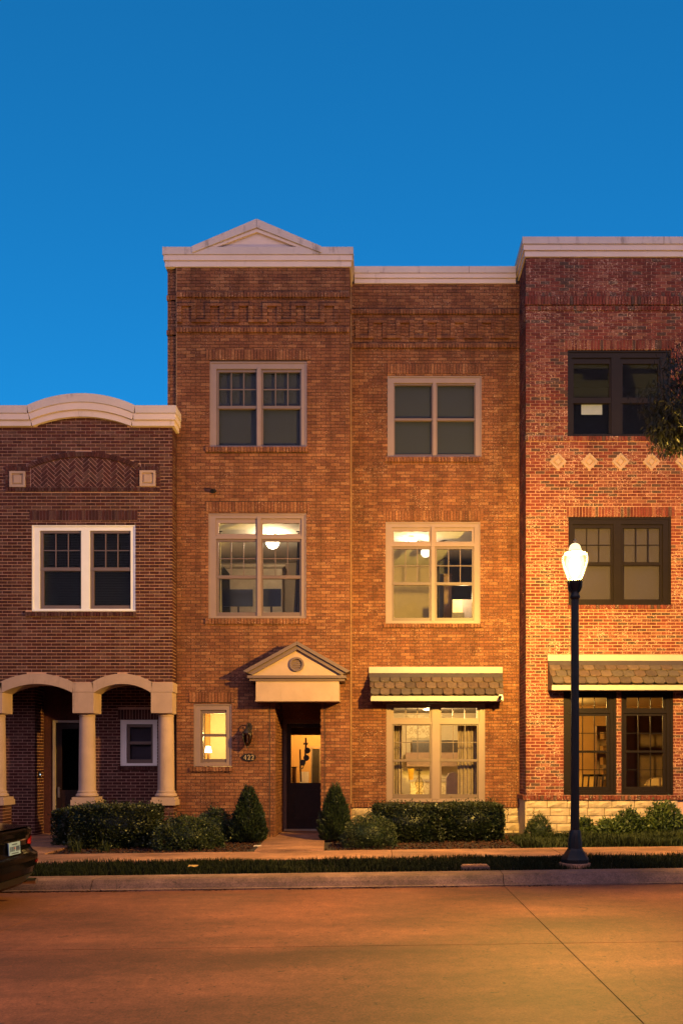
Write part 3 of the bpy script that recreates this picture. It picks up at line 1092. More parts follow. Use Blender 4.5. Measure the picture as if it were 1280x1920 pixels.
def house_mid():
    ya, yb = 0.0, .67
    xa, za = (lambda p: X(p, ya)), (lambda p: Z(p, ya))
    xb, zb = (lambda p: X(p, yb)), (lambda p: Z(p, yb))
    H = thing('brick_house', 'three-storey tan brick townhouse numbered 422 with a peaked parapet and gabled door hood', 'house', (-.7, 0, 0))
    B = Bricks()
    XL, XJ, XR = -4.46, xa(331.5), -.611
    ZT = za(501.5)
    OPN = dict(w3=(xa(393), xa(575.3), za(838.3), za(677)), w2=(xa(390.7), xa(574), za(1159), za(962)), w1=(xa(363), xa(434.5), za(1437), za(1320)))
    door = (-2.185, -1.229, -.3, za(1312))
    lint = [(xa(386), xa(584), za(675), za(655.5)), (xa(386), xa(581), za(960), za(941)), (xa(354.6), xa(439), za(1317), za(1298))]
    sill = [(xa(386), xa(578), za(848.5), za(838.5)), (xa(385.5), xa(579), za(1170.5), za(1160)), (xa(356), xa(436), za(1446.6), za(1438))]
    bands = [(za(559), za(550)), (za(624.4), za(615.4))]
    # ribbon of raised brick between the two bands
    zt, z1_, z0_, zbm = za(570), za(576), za(600), za(606)
    ribbon = []
    p0 = 332.5
    hb = 9.0
    k = 0
    while p0 + hb < 648:
        up_ = k % 2 == 0
        ribbon.append((xa(p0), xa(p0 + hb), zbm, zt))
        if p0 + 27 + hb < 650:
            ribbon.append((xa(p0 + hb), xa(p0 + 27), zt - .067, zt) if up_ else (xa(p0 + hb), xa(p0 + 27), zbm, zbm + .067))
        p0 += 26.7
        k += 1
    holes = list(OPN.values()) + [door] + lint + sill + [(XL, XR, a, b) for a, b in bands] + ribbon
    b = MB()
    grow = lambda r: (r[0] - .006, r[1] + .006, r[2] - .006, r[3] + .006)
    b.panel(XJ - .01, XR - .009, -.2, ZT + .05, ya + .009, ya + .25, [grow(h) for h in list(OPN.values()) + [door]])
    b.panel(XL, XJ - .011, -.2, ZT + .05, ya + .069, ya + .25)
    b.build('wall', M['tan_mortar'], H)
    B.lay(XJ, XR, -.05, ZT, ya, holes, phase=XR)
    B.lay(XL, XJ - .012, za(770), ZT, ya + .06, [(XL, XR, a - .02, b_ - .02) for a, b_ in bands], phase=.05)
    for a, c in bands:
        B.row(XJ, XR, a, c, ya - .045)
        B.row(XL - .02, XJ - .012, a - .02, c - .02, ya + .03)
    for r in ribbon: B.stack(*r, ya - .045)
    for r in lint: B.row(*r, ya - .012)
    for r in sill: B.row(*r, ya - .045)
    B.side(XR, 1, ya + .1, yb - .005, -.05, ZT)
    B.side(door[0], 1, ya + .1, 1.3, -.02, door[3])
    # 2b
    XR2 = 3.068
    ZT2 = zb(532.5)
    OB = dict(w3=(xb(726), xb(902.5), zb(857), zb(704)), w2=(xb(722.5), xb(900), zb(1169), zb(978)), w1=(xb(724), xb(909), zb(1504), zb(1319)))
    lintb = [(xb(719.7), xb(907), zb(701), zb(682)), (xb(718), xb(906), zb(976), zb(957.5))]
    sillb = [(xb(721), xb(902), zb(867), zb(857.3)), (xb(718.7), xb(905), zb(1177.5), zb(1169.4))]
    bandb = [(zb(590), zb(581.5)), (zb(653.8), zb(645.4))]
    zt2, zb2 = zb(601.5), zb(636)
    rib2 = []
    p0, k = 665.5, 0
    while p0 + 9 < 972:
        rib2.append((xb(p0), xb(p0 + 8.6), zb2, zt2))
        if p0 + 26 + 8.6 < 972:
            rib2.append((xb(p0 + 8.6), xb(p0 + 25.4), zt2 - .067, zt2) if k % 2 else (xb(p0 + 8.6), xb(p0 + 25.4), zb2, zb2 + .067))
        p0 += 25.4
        k += 1
    ledge = (zb(1513.8), zb(1505))
    x0 = XR + .004
    holesb = list(OB.values()) + lintb + sillb + [(x0, XR2, a, c) for a, c in bandb] + rib2 + [(x0, XR2, -1, ledge[1])]
    b = MB()
    b.panel(x0, XR2, -.2, ZT2 + .05, yb + .009, yb + .25, [grow(h) for h in OB.values()])
    b.build('wall', M['tan_mortar'], H)
    B.lay(x0 + .02, XR2, ledge[1], ZT2, yb, holesb, phase=.07)
    for a, c in bandb: B.row(x0, XR2, a, c, yb - .045)
    for r in rib2: B.stack(*r, yb - .045)
    for r in lintb: B.row(*r, yb - .012)
    for r in sillb: B.row(*r, yb - .045)
    B.row(x0 + .012, XR2, ledge[0], ledge[1], yb - .05)
    B.finish(H, M['tan_brick'])
    # rough stone base under the ledge
    z_ = ledge[0] - .006
    for r in range(5):
        xx = x0 + .01 - (.14 if r % 2 else 0)
        h = .165
        while xx < XR2 - .02:
            w = random.uniform(.26, .42)
            a, c = max(xx, x0 + .012), min(xx + w, XR2)
            if c - a > .06: stone_block(H, a + .007, c - .007, yb - .022, yb + .0085, z_ - h + .007, z_ - .006)
            xx += w
        z_ -= h
        if z_ < -.1: break
    b = MB()
    b.box(x0 + .012, XR2, yb + .002, yb + .0088, -.15, ledge[0] - .004)
    b.build('base_mortar', M['stone_mortar'], H)
    # sealant joints
    b = MB()
    b.box(XR + .001, XR + .016, yb - .02, yb - .002, -.02, ZT2 - .02)
    b.build('sealant_joint', M['caulk'], H)
    b = MB()
    b.box(XJ - .010, XJ - .001, ya - .002, ya + .06, za(770), ZT)
    b.build('sealant_joint', M['caulk'], H)
    for px in (505.6, 608.3):
        b = MB()
        b.box(xa(px) - .010, xa(px) + .010, ya - .005, ya + .0085, -.02, za(1317))
        b.build('sealant_joint', M['dark_caulk'] if px < 550 else M['tan_mortar'], H)
    # cornices
    cornice(H, XL, XR, ya, [(.075, za(480.6), za(467), M['cornice_cap']), (.055, za(490.8), za(480.6) - .002, M['cornice']), (.03, ZT, za(490.8) - .006, M['cornice'])])
    cornice(H, XR + .076, XR2 - .08, yb, [(.075, zb(515), zb(503), M['cornice_cap']), (.055, zb(523.5), zb(515) - .002, M['cornice']), (.03, ZT2, zb(523.5) - .006, M['cornice'])], left=False, right=False)
    # joints in the coping
    for px, yy in ((878, yb),):
        b = MB()
        b.box(X(px, yy) - .004, X(px, yy) + .004, yy - .078, yy - .07, Z(515, yy), Z(503, yy))
        b.build('coping_joint', M['dark_caulk'], H)
    # peak on the parapet
    pk = [(xa(363), za(467.4)), (xa(602), za(467.4))]
    apex = (xa(482.3), za(416))
    th = za(417) - za(433)
    b = MB()
    lo_ = [(xa(363) - .01, za(479)), (apex[0], apex[1] - th), (xa(602) + .01, za(479))]
    hi_ = [(xa(361.5), za(467.2)), apex, (xa(603), za(467.2))]
    b.strip([lo_[0], (apex[0] - .004, lo_[1][1])], [hi_[0], (apex[0] - .004, apex[1])], ya - .10, ya + .3, .5)
    b.strip([(apex[0] + .004, lo_[1][1]), lo_[2]], [(apex[0] + .004, apex[1]), hi_[2]], ya - .10, ya + .3, .5)
    P = b.build('parapet_peak', M['cornice_cap'], H, recalc=False)
    b = MB()
    d2 = .075
    b.strip([(xa(375), za(479)), (apex[0], apex[1] - th - d2)], [(xa(363), za(479)), (apex[0], apex[1] - th - .003)], ya - .07, ya + .29, .5)
    b.strip([(apex[0] + .001, apex[1] - th - d2), (xa(590), za(479))], [(apex[0] + .001, apex[1] - th - .003), (xa(602), za(479))], ya - .07, ya + .29, .5)
    b.build('moulding', M['cornice'], P, recalc=False)
    b = MB()
    b.prism([(xa(376), za(480.2)), (xa(589), za(480.2)), (apex[0], apex[1] - th - d2 + .01)], ya - .02, ya + .28)
    b.build('tympanum', M['cornice'], P)
    # windows
    T, TS = M['taupe_paint'], M['taupe_sash']
    window(H, ya, (393, 575.3, 677, 838.3), sash2([(405, 481.5, 409, 479.5), (489, 564.5, 492.5, 562)], 690, 0, 835.5, (695, 758.5), (764.5, 833), 3, 2, shade='shade_cloth'), T, TS, 'third-floor window with grey blinds and small upper panes', mull=(481.5, 489, 688, 835.5))
    window(H, ya, (390.7, 574, 962, 1159), [dict(r=(404, 481.5, 971, 1003), g=[((409, 478, 979, 999.5), 1, 1)], m=T), dict(r=(489, 565, 971, 1003), g=[((491.5, 561, 979, 999.5), 1, 1)], m=T)]
           + sash2([(404.5, 481, 409, 479), (489, 564.5, 492, 561.5)], 1009.5, 0, 1154.5, (1014, 1077.5), (1084, 1147), 3, 2), T, TS, 'second-floor window onto a lit study', mull=(482, 488.5, 969, 1155))
    window(H, ya, (363, 434.5, 1320, 1437), [dict(r=(375.5, 424, 1331, 1430), g=[((379.3, 422, 1337.5, 1375.7), 1, 1), ((380, 422.3, 1381, 1423), 1, 1)])], T, TS, 'small lit ground-floor window')
    window(H, yb, (726, 902.5, 704, 857), sash2([(738, 811, 740, 809), (817.5, 891, 820, 889)], 716.5, 0, 853, (719.5, 782), (787, 850), 1, 1, shade='shade_cloth'), T, TS, 'third-floor window with grey blinds and plain panes', mull=(811.5, 817, 714, 853))
    window(H, yb, (722.5, 900, 978, 1169), [dict(r=(734, 808, 988, 1017), g=[((738, 804.3, 994, 1014), 1, 1)], m=T), dict(r=(814.5, 889, 988, 1017), g=[((818.2, 884.5, 994, 1014), 1, 1)], m=T)]
           + sash2([(734.5, 807.5, 738, 804.5), (815, 888.5, 819, 885)], 1023.5, 0, 1163.5, (1028, 1090.5), (1096, 1157.5), 3, 2), T, TS, 'second-floor window onto a room with a ceiling fan', mull=(808, 814, 986, 1164))
    window(H, yb, (724, 909, 1319, 1504), [dict(r=(733, 808, 1322, 1353), g=[((738, 804.7, 1327, 1346), 3, 1)], m=T), dict(r=(823, 899, 1322, 1353), g=[((827, 893.8, 1327, 1346), 3, 1)], m=T)]
           + sash2([(735, 808, 738.5, 805), (824, 897, 827.5, 894)], 1357.5, 0, 1497.5, (1360, 1423.5), (1428.5, 1489.5), 3, 2), T, TS, 'ground-floor window onto the lit living room', mull=(810, 822, 1321, 1499))
    # rooms
    WARM = plain('warm_wall', (.62, .52, .36), .9, var=.04)
    AMB = plain('amber_wall', (.60, .38, .14), .9, var=.05)
    BEIGE = plain('beige_wall', (.36, .29, .22), .9, var=.04)
    WHT = plain('white_ceiling', (.78, .75, .70), .9, var=.03)
    FLO = plain('wood_floor', (.16, .08, .04), .5, var=.2, scale=8)
    GRY = plain('grey_wall', (.30, .24, .195), .9, var=.05)
    room(H, -4.2, -.75, .251, 4.2, 3.9, 6.82, BEIGE, WHT, FLO)
    room(H, -.5, 2.95, .921, 4.6, 3.9, 6.82, GRY, WHT, FLO)
    room(H, -4.25, -2.45, .251, 2.4, .2, 3.0, WARM, WHT, FLO)
    room(H, -2.40, -.70, 1.48, 5.6, .0, 3.2, AMB, WHT, FLO)
    room(H, -.5, 2.95, .921, 5.4, .2, 2.95, WARM, plain('shade_painted_ceiling', (.22, .19, .16), .9), FLO)  # ceiling colour darkened to paint in the shade behind the transoms
    room(H, -4.2, -.75, .251, .9, 7.2, 10.2, M['dark_room'], M['dark_room'], M['dark_room'])
    room(H, -.5, 2.95, .921, 1.5, 7.2, 10.2, M['dark_room'], M['dark_room'], M['dark_room'])
    # recessed entry
    yd = 1.3
    xd, zd = (lambda p: X(p, yd)), (lambda p: Z(p, yd))
    fx0, fx1, ftop = xd(530.5), -1.2, zd(1349)
    lx0, lx1, ltop, lbot = xd(537), xd(537) + .93, zd(1356), .055
    b = MB()
    b.panel(door[0] - .35, -.62, -.2, 3.3, yd, yd + .16, [(fx0, lx1 + .07, -.3, ftop)])
    b.box(door[1] + .003, door[1] + .12, ya + .26, yd - .001, -.2, 3.3)
    b.box(door[0] - .35, door[0] - .092, ya + .26, yd - .001, -.2, 3.3)
    b.build('entry_wall', M['tan_brick'], H)
    b = MB()
    b.box(door[0] - .088, door[1] + .002, ya + .26, yd - .001, door[3] + .01, 3.25)
    b.build('entry_ceiling', M['soffit'], H)
    b = MB()
    b.panel(fx0 + .002, lx1 + .068, .0, ftop - .002, yd + .03, yd + .14, [(lx0, lx1, -.1, ltop)])
    b.build('door_frame', M['wood_frame'], H)
    gl = (xd(545), lx1 - .115, zd(1468), zd(1363.5))
    b = MB()
    b.panel(lx0 + .004, lx1 - .004, lbot, ltop - .004, yd + .06, yd + .11, [gl])
    b.panel(lx0 + .11, lx1 - .11, .25, .95, yd + .048, yd + .0595, [(lx0 + .17, lx1 - .17, .31, .89)])
    d = b.build('door', M['dark_wood'], H)
    b = MB()
    b.box(gl[0], gl[1], yd + .08, yd + .086, gl[2], gl[3])
    b.build('pane', M['glass'], d)
    b = MB()
    b.box(lx1 - .09, lx1 - .05, yd + .04, yd + .06, .9, 1.15)
    b.tube([(lx1 - .07, yd + .05, 1.1), (lx1 - .07, yd, 1.1), (lx1 - .16, yd - .005, 1.1)], .01, 8)
    b.build('handle', M['bronze_metal'], d)
    b = MB()
    b.box(lx0 - .05, lx1 + .05, yd - .06, yd + .029, .03, .065)
    b.build('threshold', M['steel'], H)
    # gabled hood over the door
    yh = -.38
    xh, zh = (lambda p: X(p, yh)), (lambda p: Z(p, yh))
    hood = MB()
    hood.box(xh(479.6), xh(635.4), yh, ya - .013, zh(1313), zh(1277.4))
    hood.box(xh(478.6), xh(636.4), yh - .012, ya - .014, zh(1315), zh(1313) - .002)
    HD = hood.build('door_hood', M['limestone'], H)
    HD['label'] = 'gabled hood with a round vent over the front door'
    b = MB()
    b.prism([(xh(470), zh(1266.8)), (xh(645), zh(1266.8)), (xh(557.5), zh(1213))], yh + .02, ya - .012)
    b.build('tympanum', M['limestone'], HD)
    b = MB()
    y9 = yh - .05
    b.box(xh(468), xh(646), yh - .03, ya - .0135, zh(1277), zh(1272.2))
    b.box(xh(464.5), xh(649), yh - .075, ya - .0135, zh(1272), zh(1267))
    b.build('moulding', M['taupe_sash'], HD)
    ap = (xh(557.5), zh(1203.5))
    for dx, sgn in ((456.5, 1), (656.5, -1)):
        for k, (yo, th0, th1, mm) in enumerate(((-.10, 0, .075, 'taupe_sash'), (-.05, .078, .165, 'taupe_sash'))):
            b = MB()
            e = (xh(dx), zh(1259))
            dz = (ap[1] - e[1])
            e0, e1 = (e[0] + sgn * th0 * 1.1, e[1] - th0 * .45), (e[0] + sgn * th1 * 1.1, e[1] - th1 * .45)
            g = -.0015 * sgn
            lo_, hi_ = [(e1[0], e1[1]), (ap[0] + g, ap[1] - th1)], [(e0[0], e0[1]), (ap[0] + g, ap[1] - th0)]
            if sgn < 0: lo_.reverse(); hi_.reverse()
            b.strip(lo_, hi_, yh + yo, ya - .013, .5)
            b.build('raking_cornice', M[mm], HD, recalc=True)
    b = MB()
    cx, cz, r1, r0 = xh(556.4), zh(1245.6), 13.5 / S(yh), 10 / S(yh)
    b.disc_y(cx, cz, r0, r1, yh - .025, yh + .019)
    V = b.build('round_vent', M['taupe_sash'], HD)
    for k in range(5):
        zz = cz - r0 + (k + .5) * 2 * r0 / 5
        hw = math.sqrt(max(r0 * r0 - (zz - cz) ** 2, .0004)) + .004
        b = MB()
        b.hexa([(cx - hw, yh + .0, zz - .02), (cx + hw, yh + .0, zz - .02), (cx + hw, yh + .018, zz + .01), (cx - hw, yh + .018, zz + .01),
                (cx - hw, yh + .0, zz - .014), (cx + hw, yh + .0, zz - .014), (cx + hw, yh + .018, zz + .018), (cx - hw, yh + .018, zz + .018)])
        b.build('slat', M['taupe_sash'], V)
    # slate awning
    awning(H, yb, 691.4, 941, 1250.5, 1262, 1270, 1304, 1305, 1314.5, .46, inset=.09)
    # body, roof
    b = MB()
    b.box(XL, XL + .25, .252, 10, -.2, ZT)
    b.box(XL + .251, XR - .31, 6.0, 10, -.2, ZT - .4)
    b.box(XL + .251, XR - .31, .252, 5.99, 10.22, ZT - .25)
    b.box(XR - .3, XR - .004, .252, 10, -.2, ZT)
    b.box(XR - .003, XR2, 6.0, 10, -.2, ZT2 - .4)
    b.box(XR - .003, XR2, .972, 5.99, 10.22, ZT2 - .25)
    b.build('body', M['tan_brick'], H)
    return H


def stone_block(H, x0, x1, yf, yb, z0, z1):
    """one rock-faced block: a box with an uneven front"""
    b = MB()
    n, m = 4, 3
    pts = {}
    for i in range(n + 1):
        for j in range(m + 1):
            e = i in (0, n) or j in (0, m)
            dy = .012 if e else random.uniform(-.022, .006)
            pts[i, j] = (x0 + (x1 - x0) * i / n, yf + dy, z0 + (z1 - z0) * j / m)
    for i in range(n):
        for j in range(m):
            b.quad(pts[i, j], pts[i + 1, j], pts[i + 1, j + 1], pts[i, j + 1])
    b.box(x0, x1, yf + .0125, yb, z0, z1)
    return b.build('stone', M['stone'], H, recalc=False)


SLATE = [plain('slate_%s' % nm, c, .75, var=.2, scale=14, bump=.3, bscale=60) for nm, c in (('brown', (.085, .048, .034)), ('grey', (.075, .052, .042)), ('dark', (.058, .036, .028)), ('pale', (.105, .064, .046)))]


def awning(H, yw, px0, px1, t0, t1, s0, s1, f0, f1, out, inset=0.0, right_open=False):
    """slate-covered awning: board on the wall, sloping courses of slates, fascia at the eave"""
    yo = yw - out
    x0, x1 = X(px0, yw), X(px1, yw)
    zt, zf = Z(t1, yw - .03), Z(f1, yo)
    zb_ = Z(t0, yw - .03)
    ex0, ex1 = x0 + inset * .5, x1 - inset * .5
    b = MB()
    b.prism_x([(yw - .03, zt - .10), (yo + .03, Z(s1, yo) - .03), (yo + .03, zf + .01), (yw - .013, zf + .01), (yw - .013, zt - .10)], ex0 + .01, ex1 - .01)
    A = b.build('awning', M['soffit'], H)
    A['label'] = 'slate-covered window awning with pale boards'
    b = MB()
    b.box(x0, x1, yw - .05, yw - .0135, zt, zb_)
    b.build('head_board', M['fascia'], A)
    b = MB()
    zfl = Z(s0, yw - .1)
    b.hexa([(x0 + .005, yw - .11, zfl), (x1 - .005, yw - .11, zfl), (x1 - .005, yw - .014, zfl), (x0 + .005, yw - .014, zfl),
            (x0 + .005, yw - .055, zt - .003), (x1 - .005, yw - .055, zt - .003), (x1 - .005, yw - .014, zt - .003), (x0 + .005, yw - .014, zt - .003)])
    b.build('flashing', M['flashing'], A)
    b = MB()
    b.box(ex0, ex1, yo - .02, yo + .025, zf, Z(f0, yo))
    b.build('fascia_board', M['fascia'], A)
    ya_, za_ = yw - .085, zfl + .01
    yb2, zb2 = yo - .045, Z(s1, yo) - .005
    rows = 3
    shared = {}
    for r in range(rows):
        ta, tb = max(0, (r - .25) / rows), (r + 1) / rows
        lift = .012 * 1
        n = round((x1 - x0) / .228)
        w = (x1 - x0) / n
        for k in range(-1, n + 1):
            a = x0 + (k + (.5 if r % 2 else 0.05)) * w
            c = a + w
            lim0, lim1 = x0 + (ex0 - x0) * tb - .01, x1 + (ex1 - x1) * tb + .01
            a, c = max(a, lim0), min(c, lim1)
            if c - a < .05: continue
            j = random.uniform(-.006, .004)
            P0 = (ya_ + (yb2 - ya_) * ta, za_ + (zb2 - za_) * ta)
            P1 = (ya_ + (yb2 - ya_) * tb - j, za_ + (zb2 - za_) * tb + j * .6)
            nn = (-.55, .83)
            l0, l1 = .004, .042
            e = .007
            ch = .038
            m = MB()
            top = [(a + e, *[P0[q] + nn[q] * l0 for q in (0, 1)]), (c - e, *[P0[q] + nn[q] * l0 for q in (0, 1)]),
                   (c - e, P1[0] + nn[0] * l1 + ch * .55 * .8, P1[1] + nn[1] * l1 + ch * .6), (c - e - ch, P1[0] + nn[0] * l1, P1[1] + nn[1] * l1),
                   (a + e + ch, P1[0] + nn[0] * l1, P1[1] + nn[1] * l1), (a + e, P1[0] + nn[0] * l1 + ch * .55 * .8, P1[1] + nn[1] * l1 + ch * .6)]
            bot = [(p[0], p[1] - nn[0] * .02, p[2] - nn[1] * .02) for p in top]
            vs = top + bot
            fs = [tuple(range(6)), tuple(range(11, 5, -1))] + [(i, i + 6, (i + 1) % 6 + 6, (i + 1) % 6) for i in range(6)]
            m._add(vs, fs)
            m.build('shingle', random.choice(SLATE), A)
    for ex, sg in ((ex0, 1), (ex1, -1)):
        b = MB()
        b.prism_x([(yw - .0135, zt - .01), (yw - .05, zt - .03), (yo - .03, Z(s1, yo) + .0), (yo - .0, zf + .02), (yw - .0135, zf + .02)], ex + sg * .002, ex + sg * .012)
        b.build('cheek', M['flashing'], A)
    return A


house_mid()


# ================================================================== HOUSE 3 (right)
def house_right():
    y3 = -.09
    x, z = (lambda p: X(p, y3)), (lambda p: Z(p, y3))
    H = thing('brick_house', 'three-storey red brick house with dark bronze windows and a row of stone diamonds', 'house', (6, 0, 0))
    B = Bricks(.0115)
    XL, XR = x(985), 9.5
    ZT = z(482.7)
    W3 = (x(1063.5), x(1257), z(817.5), z(656))
    W2 = (x(1065), x(1257.5), z(1134.5), z(969))
    W1a = (x(1056), x(1154.7), z(1490.5), z(1288))
    W1b = (x(1164), x(1261.3), z(1490.5), z(1288))
    off = 8.3 - 4.6                                              # the bay repeats outside the frame
    bays = [W3, W2, W1a, W1b]
    lint = [(x(1058), x(1263), z(656), z(638)), (x(1061), x(1264), z(969), z(950))]
    sill3 = (z(827.7), z(818.2))
    sill2 = (x(1062), x(1266), z(1142.7), z(1134.5))
    ledge = (z(1499.8), z(1491))
    bandz = [(z(557), z(548.7), .012), (z(573), z(557), .04), (z(583), z(574.5), .022)]
    dia = [1045, 1104, 1162, 1220, 1280, 1339, 1398]
    R = 16.5 / S(y3)
    zc = z(866)

    def excl(zz):
        d = R - abs(zz - zc)
        out = []
        if d > 0: out += [(x(p) - d, x(p) + d) for p in dia]
        return out
    holes = bays + lint + [(XL, XR, sill3[0], sill3[1]), sill2, (XL, XR, -1, ledge[1])] + [(XL, XR, a, b) for a, b, _ in bandz]
    grow = lambda r: (r[0] - .006, r[1] + .006, r[2] - .006, r[3] + .006)
    b = MB()
    b.panel(XL + .09, XR, -.2, ZT + .05, y3 + .009, y3 + .3, [grow(h) for h in bays])
    b.box(XL + .009, XL + .0895, y3 + .009, 9.5, -.2, ZT + .05)
    b.build('wall', M['red_mortar'], H)
    B.lay(XL, XR, ledge[1], ZT, y3, holes, excl, phase=XL + .1)
    for a, c, o in bandz: B.row(XL - o * .6, XR, a, c, y3 - o)
    for r in lint: B.row(*r, y3 - .01)
    B.row(XL - .02, XR, sill3[0], sill3[1], y3 - .025)
    B.row(*sill2, y3 - .035)
    B.row(XL - .04, XR, ledge[0], ledge[1], y3 - .06)
    B.side(XL, -1, y3 + .1, .66, ledge[1], ZT)
    B.side(XL, -1, .66, 3.0, 8.9, ZT)
    B.finish(H, M['red_brick'])
    # diamonds
    for p in dia:
        cx = x(p)
        b = MB()
        for r0, r1, ya_, yb_ in ((R * .72, R - .003, y3 - .03, y3 + .03), (R * .55, R * .72 - .001, y3 - .012, y3 + .03)):
            for k in range(4):
                a0, a1 = math.pi / 2 * k, math.pi / 2 * (k + 1)
                q = [(cx + r0 * math.cos(a0), zc + r0 * math.sin(a0)), (cx + r1 * math.cos(a0), zc + r1 * math.sin(a0)), (cx + r1 * math.cos(a1), zc + r1 * math.sin(a1)), (cx + r0 * math.cos(a1), zc + r0 * math.sin(a1))]
                b.hexa([(u, ya_, v) for u, v in q] + [(u, yb_, v) for u, v in q])
        q0, q1 = R * .46, R * .36
        c4 = [(1, 0), (0, 1), (-1, 0), (0, -1)]
        b.hexa([(cx + u * q0, y3 + .02, zc + v * q0) for u, v in c4] + [(cx + u * q1, y3 - .025, zc + v * q1) for u, v in c4])
        b.prism([(cx + u * R * .55, zc + v * R * .55) for u, v in c4], y3 + .021, y3 + .03)
        b.build('stone_tile', M['limestone'], H)
    # stone base
    z_ = ledge[0] - .006
    for r in range(5):
        xx = XL - (.2 if r % 2 else .02)
        h = .163
        while xx < 6.2:
            w = random.uniform(.34, .5)
            a = max(xx, XL)
            if xx + w - a > .06: stone_block(H, a + .007, xx + w - .007, y3 - .028, y3 + .0085, z_ - h + .007, z_ - .006)
            xx += w
        z_ -= h
    b = MB()
    b.box(XL + .01, 6.2, y3 + .002, y3 + .0088, -.15, ledge[0] - .004)
    b.build('base_mortar', M['stone_mortar'], H)
    b = MB()
    b.box(XL - .012, XL + .0085, y3 - .005, .66, -.2, ledge[0] - .004)
    b.build('base_return', M['stone'], H)
    b = MB()
    b.box(XL - .055, XL + .0085, y3 - .0, .66, ledge[0] + .002, ledge[1] - .002)
    b.build('ledge_return', M['red_brick'], H)
    cornice(H, XL, XR, y3, [(.085, z(461.5), z(448.6), M['cornice_cap']), (.06, z(472), z(461.5) - .002, M['cornice']), (.03, ZT, z(472) - .006, M['cornice'])])
    b = MB()
    b.box(x(1241) - .004, x(1241) + .004, y3 - .088, y3 - .08, z(461.5), z(448.6))
    b.build('coping_joint', M['dark_caulk'], H)
    D = M['bronze_paint']
    s3 = sash2([(1072, 1146, 1076, 1143), (1163, 1238, 1168, 1235)], 669, 0, 814, (679, 743), (754, 812), 1, 1)
    window(H, y3, (1063.5, 1257, 656, 817.5), s3, D, D, 'dark third-floor window with a paper sheet taped inside', mould=.04)
    s2 = sash2([(1073, 1150, 1078, 1146), (1165, 1243, 1169.5, 1238)], 982, 0, 1128, (988.5, 1052.5), (1059.5, 1122.5), 3, 2, shade='shade_pale')
    window(H, y3, (1065, 1257.5, 969, 1134.5), s2, D, D, 'second-floor window with pale shades behind the street lamp', mould=.04)
    for o, gx, tx in (((1056, 1154.7), (1071, 1138), (1071, 1138)), ((1164, 1261.3), (1175, 1244), (1175.5, 1244))):
        window(H, y3, (o[0], o[1], 1288, 1490.5), [dict(r=(gx[0] - 4, gx[1] + 4, 1300, 1331), g=[((tx[0], tx[1], 1307.5, 1327.5), 3, 1)]),
               dict(r=(gx[0] - 6, gx[1] + 6, 1337, 1483), g=[((gx[0], gx[1], 1342, 1407), 3, 2), ((gx[0], gx[1], 1411.5, 1475.5), 3, 2)])], D, D, 'tall dark ground-floor window under the awning', mould=.05)
    awning(H, y3, 1025.5, 1500, 1228, 1239, 1247, 1283, 1284.5, 1294, .42)
    AM = plain('amber_plaster', (.50, .30, .12), .9, var=.05)
    CE = plain('cream_ceiling', (.72, .62, .44), .9, var=.04)
    FL = plain('brown_floor', (.10, .05, .03), .5, var=.2)
    BR = plain('brown_wall', (.20, .11, .06), .9, var=.1)
    room(H, 3.2, 9, y3 + .301, 5.5, .3, 3.15, AM, CE, FL)
    room(H, 3.2, 9, y3 + .301, 2.2, 3.9, 6.9, M['dark_room'], M['dark_room'], M['dark_room'])
    NAVY = plain('navy_dark_wall', (.02, .024, .034), .9)
    room(H, 3.2, 9, y3 + .301, 2.2, 7.2, 10.5, NAVY, NAVY, NAVY)
    b = MB()
    b.box(XL + .095, XR, 5.6, 9.5, -.2, ZT - .4)
    b.box(XL + .095, XR, y3 + .302, 5.59, 10.52, ZT - .2)
    b.box(XR - .2, XR, y3 + .31, 5.59, -.2, 10.51)
    b.build('body', M['red_brick'], H)
    # paper taped in the window
    n = MB()
    yp = y3 + .12
    n.box(X(1089, yp), X(1128, yp), yp, yp + .002, Z(777.5, yp), Z(753, yp))
    tag(n.build('notice', plain('paper', (.30, .32, .40), .8, var=.05, scale=12)), 'pale sheet of paper taped inside the dark upper window', 'notice')


house_right()


